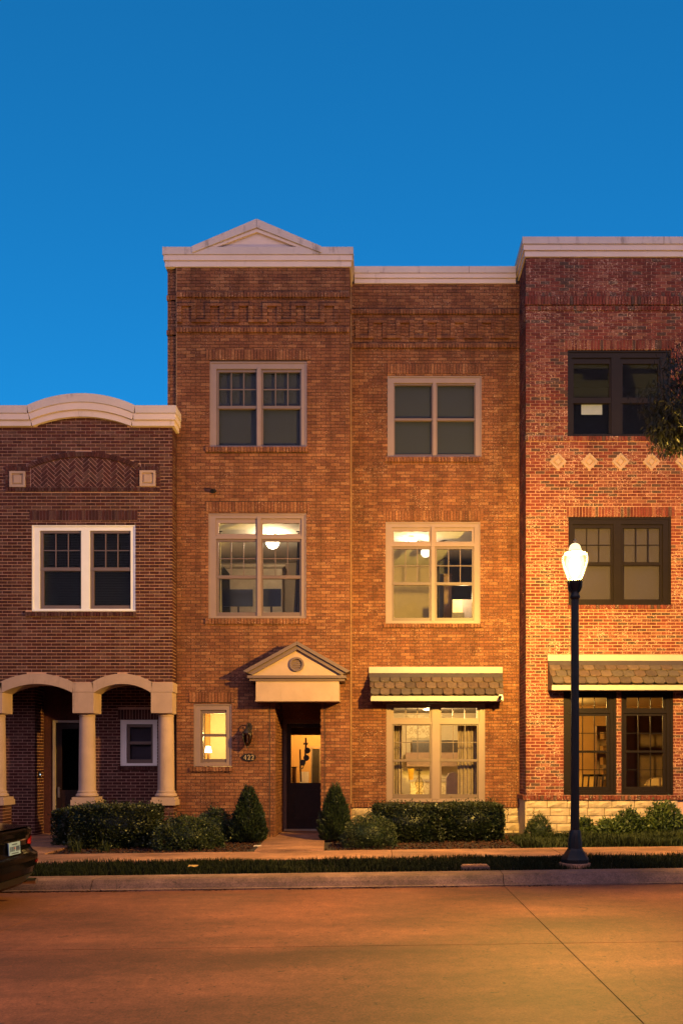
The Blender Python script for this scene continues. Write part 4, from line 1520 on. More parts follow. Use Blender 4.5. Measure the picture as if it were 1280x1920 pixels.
# ================================================================== STREET LAMP
def street_lamp():
    yl = -5.08
    xl = X(1077, yl)
    g = gz(xl)
    z = lambda p: Z(p, yl)
    H = thing('street_lamp', 'lit acorn street lamp on a black fluted post at the kerb', 'street lamp', (xl, yl, g))
    b = MB()
    b.lathe([(.23, g - .1), (.23, g + .055), (.21, g + .065)], xl, yl, 16)
    b.build('footing', M['walk_concrete'], H)
    b = MB()
    b.lathe([(.205, g + .066), (.205, z(1610)), (.19, z(1606)), (.165, z(1601)), (.125, z(1594)), (.11, z(1590))], xl, yl, 8)
    for k in range(8):                                       # access panels on the octagonal base
        a = math.pi / 8 + k * math.pi / 4
        u, v = math.cos(a), math.sin(a)
        q = [(-.05, g + .10), (.05, g + .10), (.05, z(1611)), (-.05, z(1611))]
        r0, r1 = .187, .197
        b.hexa([(xl + u * r0 - v * p, yl + v * r0 + u * p, zz) for p, zz in q] + [(xl + u * r1 - v * p, yl + v * r1 + u * p, zz) for p, zz in q])
    b.build('base', M['black_metal'], H)
    b = MB()
    b.lathe([(.105, z(1590) + .001), (.10, z(1575)), (.088, z(1568)), (.085, z(1560)), (.07, z(1556))], xl, yl, 24, flute=12, depth=.06)
    b.lathe([(.064, z(1556) + .001), (.062, z(1500)), (.056, z(1125))], xl, yl, 64, flute=12, depth=.13)
    b.build('pole', M['black_metal'], H, smooth=True)
    b = MB()
    b.lathe([(.056, z(1125) + .001), (.075, z(1121)), (.075, z(1118)), (.058, z(1114)), (.065, z(1108)), (.09, z(1101)), (.11, z(1094)), (.115, z(1090)), (.10, z(1088))], xl, yl, 24)
    for k in range(4):
        a = k * math.pi / 2 + .6
        u, v = math.cos(a), math.sin(a)
        b.tube([(xl + u * .06, yl + v * .06, z(1112)), (xl + u * .12, yl + v * .12, z(1104)), (xl + u * .125, yl + v * .125, z(1090)), (xl + u * .118, yl + v * .118, z(1087))], .012, 6)
    b.build('collar', M['black_metal'], H, smooth=True)
    b = MB()
    pr = [(.10, 1087), (.125, 1080), (.155, 1070), (.18, 1060), (.198, 1050), (.195, 1045), (.175, 1040), (.15, 1036.5)]
    b.lathe([(r, z(p)) for r, p in pr], xl, yl, 28)
    b.build('globe', frosted('globe_glass', (1, .72, .28), .42, .62), H, smooth=True)
    b = MB()
    b.lathe([(r, z(p)) for r, p in ((.085, 1085), (.105, 1076), (.125, 1066), (.135, 1056), (.125, 1047), (.095, 1041), (.04, 1037))], xl, yl, 24)
    b.build('refractor', frosted('refractor_glass', (1, .80, .42), .9, .55), H, smooth=True)
    b = MB()
    b.lathe([(.02, z(1082)), (.055, z(1076)), (.075, z(1066)), (.078, z(1057)), (.06, z(1049)), (.02, z(1044))], xl, yl, 18)
    b.build('bulb', emit('lamp_burner', LAMP_COLOR, LAMP_STRENGTH * 13.5), H, smooth=True)
    b = MB()
    b.lathe([(r, z(p)) for r, p in ((.152, 1036.3), (.10, 1035), (.09, 1030), (.072, 1023), (.045, 1020))], xl, yl, 24)
    b.build('dome', frosted('dome_glass', (1, .76, .36), .75, .5), H, smooth=True)
    b = MB()
    b.lathe([(.166, z(1038.2)), (.170, z(1037.4)), (.166, z(1036.6))], xl, yl, 28)
    for k in range(6):
        a = k * math.pi / 3 + .3
        u, v = math.cos(a), math.sin(a)
        b.tube([(xl + u * r, yl + v * r, z(p)) for r, p in ((.104, 1087.5), (.13, 1080), (.16, 1070), (.186, 1060), (.204, 1050), (.201, 1045), (.180, 1039.5), (.168, 1037.5))], .005, 6)
    b.build('cage', M['black_metal'], H)
    b = MB()
    pr = [(.026, 1019.8), (.03, 1019.2), (.018, 1018.5), (.014, 1016.5), (.022, 1015), (.022, 1013.5), (.008, 1011.5), (.002, 1009)]
    b.lathe([(r, z(p)) for r, p in pr], xl, yl, 24)
    b.build('finial', plain('lamp_cap', (.55, .4, .22), .35, metal=.6), H, smooth=True)


street_lamp()


# ================================================================== THINGS ON THE FRONTS
def oval(b, cx, cz, rx, rz, y0, y1, n=32):
    b.prism([(cx + rx * math.cos(2 * math.pi * k / n), cz + rz * math.sin(2 * math.pi * k / n)) for k in range(n)], y0, y1)


def digit_strokes(d, cx, cz, h, y):
    """thick and thin strokes of a bold serif figure"""
    b = MB()
    w = h * .55
    u = lambda a, c: (cx + a * w, cz + c * h)

    def seg(p, q, t0, t1):
        p, q = u(*p), u(*q)
        dx, dz = q[0] - p[0], q[1] - p[1]
        l = math.hypot(dx, dz) or 1
        nx, nz = -dz / l, dx / l
        b.prism([(p[0] + nx * t0, p[1] + nz * t0), (p[0] - nx * t0, p[1] - nz * t0), (q[0] - nx * t1, q[1] - nz * t1), (q[0] + nx * t1, q[1] + nz * t1)], y - .004 - random.uniform(0, .001), y)
    if d == '4':
        seg((.18, -.5), (.18, .5), h * .085, h * .085)
        seg((.18, .5), (-.5, -.2), h * .035, h * .035)
        seg((-.5, -.2), (.5, -.2), h * .035, h * .035)
        seg((-.05, -.48), (.42, -.48), h * .03, h * .03)
    else:
        pts = [(-.42, .22), (-.36, .4), (-.1, .5), (.2, .46), (.38, .28), (.34, .08), (.05, -.18), (-.3, -.38), (-.45, -.48)]
        th = [.07, .05, .04, .06, .085, .08, .06, .04, .035]
        for p, q, a, c in zip(pts, pts[1:], th, th[1:]): seg(p, q, a * h, c * h)
        seg((-.45, -.44), (.42, -.44), h * .055, h * .075)
        seg((.40, -.44), (.46, -.2), h * .05, h * .02)
    return b


def front_things():
    # house number
    T = thing('number_plaque', 'oval black plaque with the figures 422 beside the door', 'sign', (X(466.6), 0, Z(1420)))
    b = MB()
    oval(b, X(466.6), Z(1420), .152, .085, -.018, -.003)
    b.build('plate', M['black_metal'], T)
    brass = plain('brass', (.55, .36, .18), .35, metal=.5)
    b = MB()
    n = 36
    for k in range(n):
        a0, a1 = 2 * math.pi * k / n, 2 * math.pi * (k + 1) / n
        q = [(X(466.6) + r1 * math.cos(a), Z(1420) + r2 * math.sin(a)) for a, r1, r2 in ((a0, .148, .081), (a0, .143, .076), (a1, .143, .076), (a1, .148, .081))]
        b.prism(q, -.021, -.0185)
    b.build('rim', M['bronze_metal'], T)
    for ch, px in zip('422', (460.0, 466.9, 473.7)):
        digit_strokes(ch, X(px), Z(1420), .098, -.019).build('figure', brass, T)
    # wall lantern
    cx = X(463.5, -.2)
    T = thing('wall_lantern', 'unlit bronze coach lantern on the brick beside the small window', 'lantern', (X(467), 0, Z(1365)))
    BM = M['bronze_metal']
    b = MB()
    oval(b, X(468.5), Z(1364), .052, .10, -.03, -.003, 24)
    b.build('back_plate', BM, T)
    b = MB()
    yy = -.19
    zt = Z(1365, yy)
    b.tube([(X(468.5), -.03, Z(1362)), (X(468), -.07, Z(1358)), (X(466), -.13, Z(1356)), (cx, yy, Z(1358, yy)), (cx, yy, zt)], .012, 8)
    b.tube([(X(468.5), -.03, Z(1371)), (X(467.5), -.08, Z(1367)), (X(466), -.12, Z(1359))], .008, 8)
    b.build('arm', BM, T, smooth=True)
    b = MB()
    b.lathe([(.02, zt + .01), (.035, zt - .005), (.06, zt - .04), (.105, zt - .085), (.112, zt - .10), (.10, zt - .105)], cx, yy, 24)
    b.build('lid', BM, T, smooth=True)
    b = MB()
    z0 = zt - .106
    b.lathe([(.095, z0), (.104, z0 - .05), (.100, z0 - .12), (.078, z0 - .19), (.045, z0 - .25)], cx, yy, 20, cap=False)
    b.build('lantern_glass', M['lantern_glass'], T, smooth=True)
    b = MB()
    b.lathe([(.045, z0 - .25), (.03, z0 - .265), (.012, z0 - .28), (.015, z0 - .295), (.003, z0 - .315)], cx, yy, 16)
    for k in range(4):
        a = math.pi / 4 + k * math.pi / 2
        u, v = math.cos(a), math.sin(a)
        b.tube([(cx + u * .10, yy + v * .10, z0), (cx + u * .109, yy + v * .109, z0 - .06), (cx + u * .102, yy + v * .102, z0 - .13), (cx + u * .05, yy + v * .05, z0 - .25)], .008, 6)
    b.build('cage', BM, T)
    b = MB()
    b.lathe([(.012, z0 - .2), (.012, z0 - .10), (.018, z0 - .095), (.012, z0 - .05)], cx, yy, 10)
    b.build('candle', M['white_paint'], T)
    # cameras
    T = thing('security_camera', 'small black security camera on the brick above the lit study window', 'camera', (X(403), 0, Z(922)))
    b = MB()
    oval(b, X(403), Z(921), .035, .035, -.02, -.003, 16)
    b.build('mount', M['black_metal'], T)
    b = MB()
    b.tube([(X(403), -.02, Z(922)), (X(402), -.06, Z(922.5)), (X(400.5), -.13, Z(925))], [.03, .045, .045], 14)
    b.build('camera_body', M['black_metal'], T)
    T = thing('security_camera', 'small white and black camera on the end of the slate awning', 'camera', (X(937.5, .2), .2, Z(1307, .2)))
    b = MB()
    b.box(X(934, .2), X(941, .2), .13, .185, Z(1312.5, .2), Z(1303, .2))
    b.build('mount', M['white_paint'], T)
    b = MB()
    b.tube([(X(938, .1), .129, Z(1306, .1)), (X(936.5, .1), .09, Z(1307.5, .1)), (X(935.5, .1), .03, Z(1310, .1))], [.028, .036, .036], 14)
    b.build('camera_body', M['black_metal'], T)
    # hanging ornament on the door glass
    yd = 1.345
    xd, zd = (lambda p: X(p, yd)), (lambda p: Z(p, yd))
    T = thing('door_ornament', 'hanging strap of three round discs and a bow on the front door glass', 'ornament', (xd(573), yd, zd(1395)))
    BK = plain('ornament_dark', (.03, .03, .02), .6)
    b = MB()
    b.tube([(xd(573), yd + .005, zd(1383)), (xd(573.5), yd + .004, zd(1396)), (xd(571), yd, zd(1432)), (xd(566), yd, zd(1442))], .022, 6)
    b.tube([(xd(562.5), yd + .005, zd(1405)), (xd(563), yd + .004, zd(1440)), (xd(564), yd, zd(1466))], .02, 6)
    b.build('strap', BK, T)
    b = MB()
    b.prism([(xd(569), zd(1392)), (xd(573), zd(1394)), (xd(578), zd(1392)), (xd(577), zd(1397)), (xd(573), zd(1395.5)), (xd(569), zd(1397))], yd - .03, yd - .022)
    b.build('bow', BK, T)
    for px, py in ((576.5, 1407.5), (574.5, 1421), (567.5, 1430)):
        b = MB()
        b.disc_y(xd(px), zd(py), 0.001, .066, yd - .045, yd - .025, 20)
        b.disc_y(xd(px), zd(py), .05, .068, yd - .052, yd - .0455, 20)
        b.build('disc', BK, T)
    # doorbell at the left porch
    T = thing('doorbell', 'small doorbell with a glowing white button in the dark porch', 'doorbell', (X(92, 1.1), 1.05, Z(1452, 1.05)))
    xr = X(66, .8)
    b = MB()
    b.box(xr + .002, xr + .022, .98, 1.06, Z(1458, 1.02), Z(1446, 1.02))
    b.build('case', M['black_metal'], T)
    b = MB()
    b.box(xr + .0225, xr + .028, 1.0, 1.04, Z(1453.5, 1.02), Z(1451, 1.02))
    b.build('button', emit('button_glow', (.8, .9, 1), 1.2 * K), T)


front_things()


# ================================================================== INTERIORS
def interiors():
    GLOW = emit('lamp_glow', (1, .78, .42), 8 * K)
    BULB = emit('bulb_glow', (1, .80, .5), 30 * K)
    dark = plain('dark_plastic', (.012, .012, .015), .3)
    woodw = plain('painted_wood', (.42, .35, .27), .6)
    warm = (1, .68, .36)
    # --- study, second floor
    cx, cy, cz = X(511, 1.45), 1.45, Z(1018, 1.45)
    T = thing('ceiling_light', 'lit bowl ceiling light seen through the study window', 'ceiling light', (cx, cy, 6.8))
    b = MB()
    b.lathe([(.05, 6.815), (.06, 6.80), (.02, 6.77), (.015, cz + .12)], cx, cy, 16)
    b.build('rod', M['steel'], T)
    b = MB()
    b.lathe([(.03, cz - .13), (.10, cz - .10), (.145, cz - .03), (.155, cz + .04), (.13, cz + .06)], cx, cy, 20)
    b.build('bowl', BULB, T, smooth=True)
    bulb(T, (cx, cy, cz + .16), 130, warm, .1)
    T = thing('wardrobe', 'tall pale cabinet with a moulded top at the back of the study', 'cabinet', (X(475, 3.6), 3.9, 3.9))
    b = MB()
    xs = (X(418, 3.6), X(529, 3.6))
    b.box(xs[0], xs[1], 3.6, 4.18, 3.91, Z(1066, 3.6))
    b.build('carcass', woodw, T)
    b = MB()
    b.box(xs[0] - .08, xs[1] + .08, 3.5, 4.185, Z(1064.5, 3.6), Z(1060, 3.6))
    b.box(xs[0] - .04, xs[1] + .04, 3.55, 4.183, Z(1066, 3.6) + .002, Z(1064.5, 3.6) - .002)
    b.build('moulded_top', woodw, T)
    for k in range(2):
        a = xs[0] + .04 + k * (xs[1] - xs[0]) / 2
        c = a + (xs[1] - xs[0]) / 2 - .08
        b = MB()
        b.panel(a, c, 4.0, Z(1074, 3.6), 3.575, 3.598, [(a + .1, c - .1, 4.1, Z(1080, 3.6))])
        b.build('door', woodw, T)
    T = thing('desk', 'wooden desk standing below the study window', 'desk', (-2.5, 1.2, 3.9))
    zdsk = 4.60
    b = MB()
    b.box(-3.3, -1.7, .75, 1.45, zdsk - .04, zdsk)
    b.build('top', M['wood_frame'], T)
    for sx in (-3.25, -1.81):
        for sy in (.78, 1.36):
            b = MB()
            b.box(sx, sx + .06, sy, sy + .06, 3.9, zdsk - .041)
            b.build('leg', M['wood_frame'], T)
    for px0, px1, t, bt, lab in ((419, 474, 1105, 1137, 'wide black computer screen at the left of the study desk'), (489.5, 527, 1104, 1137, 'narrower black computer screen at the right of the study desk')):
        yy = .95
        a, c = X(px0, yy), X(px1, yy)
        T = thing('monitor', lab, 'monitor', ((a + c) / 2, yy, zdsk))
        b = MB()
        b.box(a, c, yy, yy + .03, Z(bt, yy), Z(t, yy))
        b.build('screen', dark, T)
        b = MB()
        b.box((a + c) / 2 - .02, (a + c) / 2 + .02, yy + .031, yy + .06, zdsk + .012, Z(bt, yy) + .1)
        b.box((a + c) / 2 - .12, (a + c) / 2 + .12, yy - .06, yy + .12, zdsk + .001, zdsk + .012)
        b.build('stand', dark, T)
    T = thing('office_chair', 'dark high-backed chair beside the study desk', 'chair', (X(424, 1.7), 1.75, 3.9))
    b = MB()
    b.prism([(X(418, 1.7), 4.4), (X(433, 1.7), 4.4), (X(430, 1.7), Z(1075, 1.7)), (X(419, 1.7), Z(1062, 1.7)), (X(416, 1.7), Z(1070, 1.7))], 1.7, 1.78)
    b.build('backrest', dark, T)
    b = MB()
    b.box(X(412, 1.7), X(440, 1.7), 1.66, 2.1, 4.32, 4.395)
    b.build('seat', dark, T)
    b = MB()
    b.lathe([(.25, 3.905), (.24, 3.94), (.03, 3.97), (.03, 4.32)], X(426, 1.8), 1.88, 12)
    b.build('pedestal', dark, T)

    def curtain(name, lab, x0, x1, y, z0, z1, mat, lean=0.0, n=9, group=None):
        T = thing(name, lab, 'curtain', ((x0 + x1) / 2, y, z0))
        b = MB()
        m = n * 6
        for i in range(m):
            for a in (i,):
                u0, u1 = i / m, (i + 1) / m
                f = lambda u: .03 * math.sin(u * n * 2 * math.pi) + .008 * math.sin(u * 37)
                p = lambda u, zz, t: (x0 + (x1 - x0) * u + lean * t, y + f(u) * (1 - .3 * t), zz)
                q = lambda u, zz, t: (x0 + (x1 - x0) * u + lean * t, y + f(u) * (1 - .3 * t) + .004, zz)
                b.hexa([p(u0, z0, 0), p(u1, z0, 0), q(u1, z0, 0), q(u0, z0, 0), p(u0, z1, 1), p(u1, z1, 1), q(u1, z1, 1), q(u0, z1, 1)], .5)
        b.build('cloth', mat, T, recalc=False)
        b = MB()
        b.tube([(x0 + lean - .04, y - .0, z1 + .015), (x1 + lean + .04, y - .0, z1 + .015)], .012, 8)
        b.build('rod', M['bronze_metal'], T)
    gcl = plain('grey_cloth', (.11, .09, .085), .9, var=.15, scale=30)
    tcl = plain('taupe_cloth', (.30, .215, .16), .9, var=.2, scale=12)
    curtain('curtain', 'dark grey curtain at the right side of the study window', X(549, .45), X(568, .45), .45, 4.4, 6.55, gcl, lean=.11, n=4)
    curtain('curtain', 'narrow pale grey curtain at the left side of the study window', X(404, .45), X(416, .45), .45, 4.4, 6.55, plain('pale_cloth', (.30, .26, .22), .9), lean=-.03, n=3)
    # --- fan room, second floor
    cx, cy = X(797.5, 2.3), 2.3
    zc = Z(1037, cy)
    T = thing('ceiling_fan', 'ceiling fan with a lit white bowl seen through the second-floor window', 'fan', (cx, cy, 6.8))
    b = MB()
    b.lathe([(.06, 6.815), (.05, 6.78), (.018, 6.76), (.018, zc + .22), (.09, zc + .2), (.11, zc + .12), (.08, zc + .08)], cx, cy, 18)
    b.build('motor', M['bronze_metal'], T, smooth=True)
    for k in range(5):
        a = .35 + k * 2 * math.pi / 5
        u, v = math.cos(a), math.sin(a)
        b = MB()
        P = lambda r, w, zz: (cx + u * r - v * w, cy + v * r + u * w, zz)
        b.hexa([P(.12, -.05, zc + .145), P(.68, -.075, zc + .145), P(.68, .075, zc + .165), P(.12, .05, zc + .165), P(.12, -.05, zc + .153), P(.68, -.075, zc + .153), P(.68, .075, zc + .173), P(.12, .05, zc + .173)])
        b.build('blade', M['bronze_metal'], T)
    b = MB()
    b.lathe([(.02, zc - .10), (.07, zc - .085), (.11, zc - .03), (.115, zc + .04), (.10, zc + .07)], cx, cy, 20)
    b.build('bowl', emit('fan_bowl', (1, .86, .62), 3.0 * K), T, smooth=True)
    bulb(T, (cx - .3, cy - .4, zc + .1), 80, (1, .68, .40), .12)
    T = thing('wardrobe', 'tall navy shape with a peaked top at the right of the fan room', 'cabinet', (X(855, 3.5), 3.6, 3.9))  # dark navy shape built as a solid block with a peaked top
    b = MB()
    b.box(X(823, 3.5), X(905, 3.5), 3.5, 4.55, 3.91, Z(1058, 3.5))
    nav = plain('navy_paint', (.035, .032, .042), .5)
    b.build('carcass', nav, T)
    b = MB()
    b.prism([(X(820, 3.5), Z(1058, 3.5) + .002), (X(850, 3.5), Z(1058, 3.5) + .002), (X(834, 3.5), Z(1043, 3.5))], 3.6, 4.4)
    b.build('peaked_top', nav, T)
    T = thing('wall_column', 'brown wooden post inside the fan room', 'post', (X(839, 3.0), 3.0, 3.9))
    b = MB()
    b.box(X(832, 3.0), X(846, 3.0), 3.0, 3.2, 3.905, Z(1079, 3.0))
    b.build('shaft', M['wood_frame'], T)
    b = MB()
    b.box(X(831, 3.0), X(847, 3.0), 2.98, 3.22, Z(1079, 3.0) + .001, Z(1076, 3.0))
    b.build('head', M['wood_frame'], T)
    T = thing('headboard', 'pale bedhead low in the right half of the fan room window', 'bed', (X(868, 1.6), 1.6, 3.9))
    b = MB()
    b.box(X(848, 1.6), X(886, 1.6), 1.6, 1.68, 4.1, Z(1124, 1.6))
    b.build('board', plain('pale_fabric', (.75, .62, .48), .9), T)
    b = MB()
    b.box(X(846, 1.55), X(869, 1.55), 1.45, 1.58, 4.1, Z(1149, 1.5))
    b.build('cushion', gcl, T)
    bulb(T, (X(868, 1.3), 1.25, 5.3), 12, warm, .1, 'reading_bulb')
    # --- small lit window, ground floor
    T = thing('table_lamp', 'lit table lamp low in the small ground-floor window', 'lamp', (X(391, 1.5), 1.5, 1.0))
    xx, yy = X(390.5, 1.5), 1.5
    zz = Z(1406, yy)
    b = MB()
    b.lathe([(.06, 1.31), (.07, 1.33), (.025, 1.36), (.03, 1.45), (.012, zz - .1), (.012, zz - .06)], xx, yy, 16)
    b.build('stem', M['bronze_metal'], T)
    b = MB()
    b.lathe([(.075, zz - .06), (.05, zz + .08)], xx, yy, 20, cap=False)
    b.build('lamp_shade', BULB, T)
    bulb(T, (xx + .35, yy - .35, zz + .3), 150, (1, .60, .17), .08)
    T = thing('console_table', 'small console table under the table lamp', 'table', (xx, yy, .2))
    b = MB()
    b.box(xx - .35, xx + .5, yy - .18, yy + .18, 1.27, 1.305)
    b.build('top', M['wood_frame'], T)
    for sx in (xx - .33, xx + .44):
        for sy in (yy - .16, yy + .12):
            b = MB()
            b.box(sx, sx + .04, sy, sy + .04, .2, 1.269)
            b.build('leg', M['wood_frame'], T)
    T = thing('door_casing', 'amber door casing on the wall behind the small window', 'door frame', (X(391, 2.3), 2.3, .2))
    b = MB()
    b.box(X(385, 2.3), X(393, 2.3), 2.3, 2.39, .21, 2.9)
    b.build('jamb', plain('amber_wood', (.55, .30, .10), .6), T)
    # --- hall behind the door
    T = thing('hall_lamp', 'ceiling lamp lighting the entrance hall behind the door', 'ceiling light', (-1.45, 4.35, 3.15))
    b = MB()
    b.lathe([(.10, 3.19), (.11, 3.15), (.02, 3.12)], -1.45, 4.35, 16)
    b.build('rose', M['white_paint'], T)
    bulb(T, (-1.45, 4.35, 2.9), 150, (1, .60, .2), .1)
    T = thing('hall_beam', 'brown beam crossing the entrance hall behind the door glass', 'beam', (-1.5, 4.0, 2.5))
    b = MB()
    b.box(-2.38, -.72, 3.6, 3.8, Z(1378, 3.6), 3.18)
    b.build('board', M['wood_frame'], T)
    T = thing('hall_cabinet', 'brown wooden cabinet low in the entrance hall', 'cabinet', (X(550, 4.4), 4.4, 0))
    b = MB()
    b.box(X(547, 4.2), X(554, 4.2), 4.2, 4.5, .01, Z(1440, 4.2))
    b.build('carcass', M['wood_frame'], T)
    b = MB()
    b.box(X(546.5, 4.2), X(554.5, 4.2), 4.18, 4.52, Z(1440, 4.2) + .001, Z(1437.5, 4.2))
    b.build('top', M['dark_wood'], T)
    T = thing('hall_door', 'open dark inner door at the right of the entrance hall', 'door', (X(592, 4.6), 4.6, 0))
    b = MB()
    b.box(X(586, 4.6), X(598, 4.6), 4.6, 4.65, .01, Z(1404, 4.6))
    b.build('leaf', plain('olive_wood', (.10, .085, .06), .6), T)
    b = MB()
    b.box(X(583, 4.6), X(585.8, 4.6), 4.58, 4.66, .01, Z(1402, 4.6))
    b.box(X(598.2, 4.6), X(600, 4.6), 4.58, 4.66, .01, Z(1402, 4.6))
    b.box(X(583, 4.6), X(600, 4.6), 4.58, 4.66, Z(1401.5, 4.6), Z(1400, 4.6))
    b.build('frame', woodw, T)
    T = thing('radiator', 'white radiator on the hall wall behind the door glass', 'radiator', (X(565, 5.2), 5.2, .3))
    b = MB()
    for k in range(5):
        a = X(562, 5.3) + k * .05
        b.box(a, a + .042, 5.3, 5.4, .5, Z(1447, 5.3))
    b.build('fins', M['white_paint'], T)
    # --- living room, ground floor
    T = thing('pendant_lamp', 'warm ceiling lamp lighting the living room', 'ceiling light', (1.2, 2.6, 2.9))
    b = MB()
    b.lathe([(.10, 2.945), (.11, 2.90), (.03, 2.88)], 1.2, 3.2, 16)
    b.build('rose', M['white_paint'], T)
    bulb(T, (1.3, 3.0, 2.72), 240, (1, .66, .28), .12)
    T = thing('television', 'dark flat television on the living room wall', 'television', (X(815, 5.2), 5.2, 1.5))
    b = MB()
    b.box(X(772, 5.2), X(858, 5.2), 5.2, 5.26, Z(1422, 5.2), Z(1388, 5.2))
    b.build('screen', plain('tv_screen', (.075, .055, .045), .35, var=.3, scale=20), T)
    b = MB()
    b.box(X(800, 5.2), X(830, 5.2), 5.261, 5.39, Z(1412, 5.2), Z(1398, 5.2))
    b.build('bracket', dark, T)
    T = thing('fireplace_mantel', 'taupe mantel board under the living room television', 'shelf', (X(809, 5.0), 5.0, 1.2))
    b = MB()
    tp = plain('taupe_board', (.33, .21, .14), .7)
    b.box(X(761, 5.0), X(857, 5.0), 4.95, 5.39, Z(1425, 5.0), Z(1411, 5.0))
    b.build('board', tp, T)
    b = MB()
    b.box(X(762, 5.0), X(856, 5.0), 5.0, 5.38, Z(1437, 5.0), Z(1425, 5.0) - .002)
    b.build('apron', tp, T)
    T = thing('wall_panel', 'patterned pale wall covering above the television', 'wall panel', (X(795, 5.3), 5.38, 2.2))
    pm, pn, pb = newmat('patterned_paper')
    vr = pn.nodes.new('ShaderNodeTexVoronoi')
    vr.inputs['Scale'].default_value = 9
    g_ = pn.nodes.new('ShaderNodeNewGeometry')
    pn.links.new(g_.outputs['Position'], vr.inputs['Vector'])
    pr_ = ramp(pn, [(.3, (.72, .60, .36)), (.45, (.45, .33, .16)), (.55, (.72, .60, .36))])
    pn.links.new(vr.outputs['Distance'], pr_.inputs[0])
    pn.links.new(pr_.outputs[0], pb.inputs['Base Color'])
    b = MB()
    b.box(X(762, 5.38), X(812, 5.38), 5.375, 5.395, Z(1384, 5.38), 2.9)
    b.build('sheet', pm, T)
    T = thing('sideboard', 'cream patterned sideboard along the back of the living room', 'sideboard', (X(812, 4.4), 4.5, .2))
    yy = 4.3
    b = MB()
    b.box(X(767, yy), X(850, yy), yy, yy + .5, Z(1466, yy), Z(1462.5, yy))
    b.build('top', woodw, T)
    b = MB()
    b.box(X(769, yy), X(848, yy), yy + .02, yy + .48, .3, Z(1466, yy) - .001)
    b.build('carcass', pm, T)
    T = thing('vase', 'tall yellow pierced vase on the sideboard', 'vase', (X(770, 4.5), 4.5, Z(1462, 4.5)))
    b = MB()
    zv = Z(1462.5, yy)
    vx = X(770, 4.5)
    b.lathe([(.055, zv), (.06, zv + .02), (.075, zv + .16), (.085, zv + .28), (.085, zv + .30), (.07, zv + .30)], vx, 4.5, 20, flute=10, depth=.08)
    b.build('body', plain('yellow_glaze', (.75, .42, .03), .3), T)
    T = thing('table_lamp', 'clear glass gourd lamp base in the living room window', 'lamp', (X(785, 1.7), 1.7, .85))
    lx, ly = X(785.5, 1.7), 1.7
    zl = lambda p: Z(p, ly)
    clear = glassmat('clear_glass', (.85, .80, .70), .03)
    b = MB()
    b.lathe([(.075, zl(1489)), (.075, zl(1486)), (.03, zl(1483)), (.09, zl(1474)), (.10, zl(1468)), (.07, zl(1461)), (.025, zl(1455)), (.03, zl(1450)), (.02, zl(1446))], lx, ly, 22)
    b.build('glass_body', clear, T, smooth=True)
    b = MB()
    b.tube([(lx, ly, zl(1489)), (lx, ly, zl(1440))], .008, 8)
    b.lathe([(.07, zl(1445)), (.07, zl(1442.5))], lx, ly, 16)
    b.build('stem', M['bronze_metal'], T)
    b = MB()
    b.lathe([(.10, zl(1494)), (.10, zl(1489) - .002)], lx, ly, 20)
    b.build('foot', M['white_paint'], T)
    T = thing('side_table', 'small table carrying the glass lamp', 'table', (lx, ly, .2))
    b = MB()
    b.lathe([(.25, zl(1497)), (.25, zl(1494) - .002)], lx, ly, 24)
    b.build('top', M['wood_frame'], T)
    b = MB()
    b.lathe([(.16, .21), (.03, .25), (.03, zl(1497) - .001)], lx, ly, 12)
    b.build('pedestal', M['wood_frame'], T)
    T = thing('armchair', 'round-backed taupe armchair in the living room window', 'chair', (X(848, 2.2), 2.3, .2))
    yy = 2.2
    ch = plain('chair_fabric', (.60, .45, .36), .9)
    b = MB()
    b.prism([(X(835.5, yy), Z(1492, yy)), (X(862, yy), Z(1492, yy)), (X(863, yy), Z(1462, yy)), (X(858, yy), Z(1452, yy)), (X(850, yy), Z(1448, yy)), (X(841, yy), Z(1450, yy)), (X(836.5, yy), Z(1458, yy))], yy, yy + .1)
    b.build('backrest', ch, T)
    b = MB()
    b.box(X(832, yy), X(866, yy), yy + .02, yy + .6, .55, .72)
    b.build('seat', ch, T)
    for sx in (X(834, yy), X(863, yy)):
        b = MB()
        b.box(sx - .02, sx + .02, yy + .05, yy + .1, .2, .549)
        b.build('leg', M['dark_wood'], T)
    curtain('curtain', 'taupe curtain at the left edge of the living room window', X(733, 1.05), X(753.5, 1.05), 1.05, .55, 2.5, tcl, n=4)
    curtain('curtain', 'wide taupe curtain over the right half of the living room window', X(857.5, 1.05), X(900, 1.05), 1.05, .55, 2.5, tcl, n=6)
    # --- ground floor room of the red house
    T = thing('pendant_lamp', 'amber ceiling lamp inside the ground floor of the red house', 'ceiling light', (4.2, 3.0, 3.1))
    b = MB()
    b.lathe([(.10, 3.145), (.11, 3.10), (.03, 3.08)], 4.3, 3.6, 16)
    b.build('rose', M['white_paint'], T)
    bulb(T, (4.3, 3.6, 2.95), 170, (1, .58, .13), .1)
    T = thing('bookcase', 'brown shelf unit with lit openings in the red house', 'shelves', (X(1133, 3.6), 3.7, .3))
    yy = 2.6
    b = MB()
    xs = (X(1118, yy), X(1143, yy))
    hs = []
    for py in (1372, 1398, 1420, 1441, 1462):
        hs.append((X(1124, yy), X(1135, yy), Z(py + 14, yy), Z(py, yy)))
    b.panel(xs[0], xs[1], .31, Z(1361, yy), yy, yy + .25, hs)
    b.build('carcass', M['wood_frame'], T)
    T = thing('room_divider', 'dark brown partition in the right window of the red house', 'partition', (X(1220, 2.2), 2.2, .3))
    b = MB()
    b.box(X(1158, 2.2), X(1270, 2.2), 2.2, 2.3, .31, Z(1336, 2.2))
    b.build('panel', plain('brown_panel', (.07, .035, .022), .7, var=.2), T)
    b = MB()
    b.box(X(1168, 2.2), X(1187, 2.2), 2.15, 2.199, .35, Z(1339, 2.2))
    b.build('door', M['wood_frame'], T)
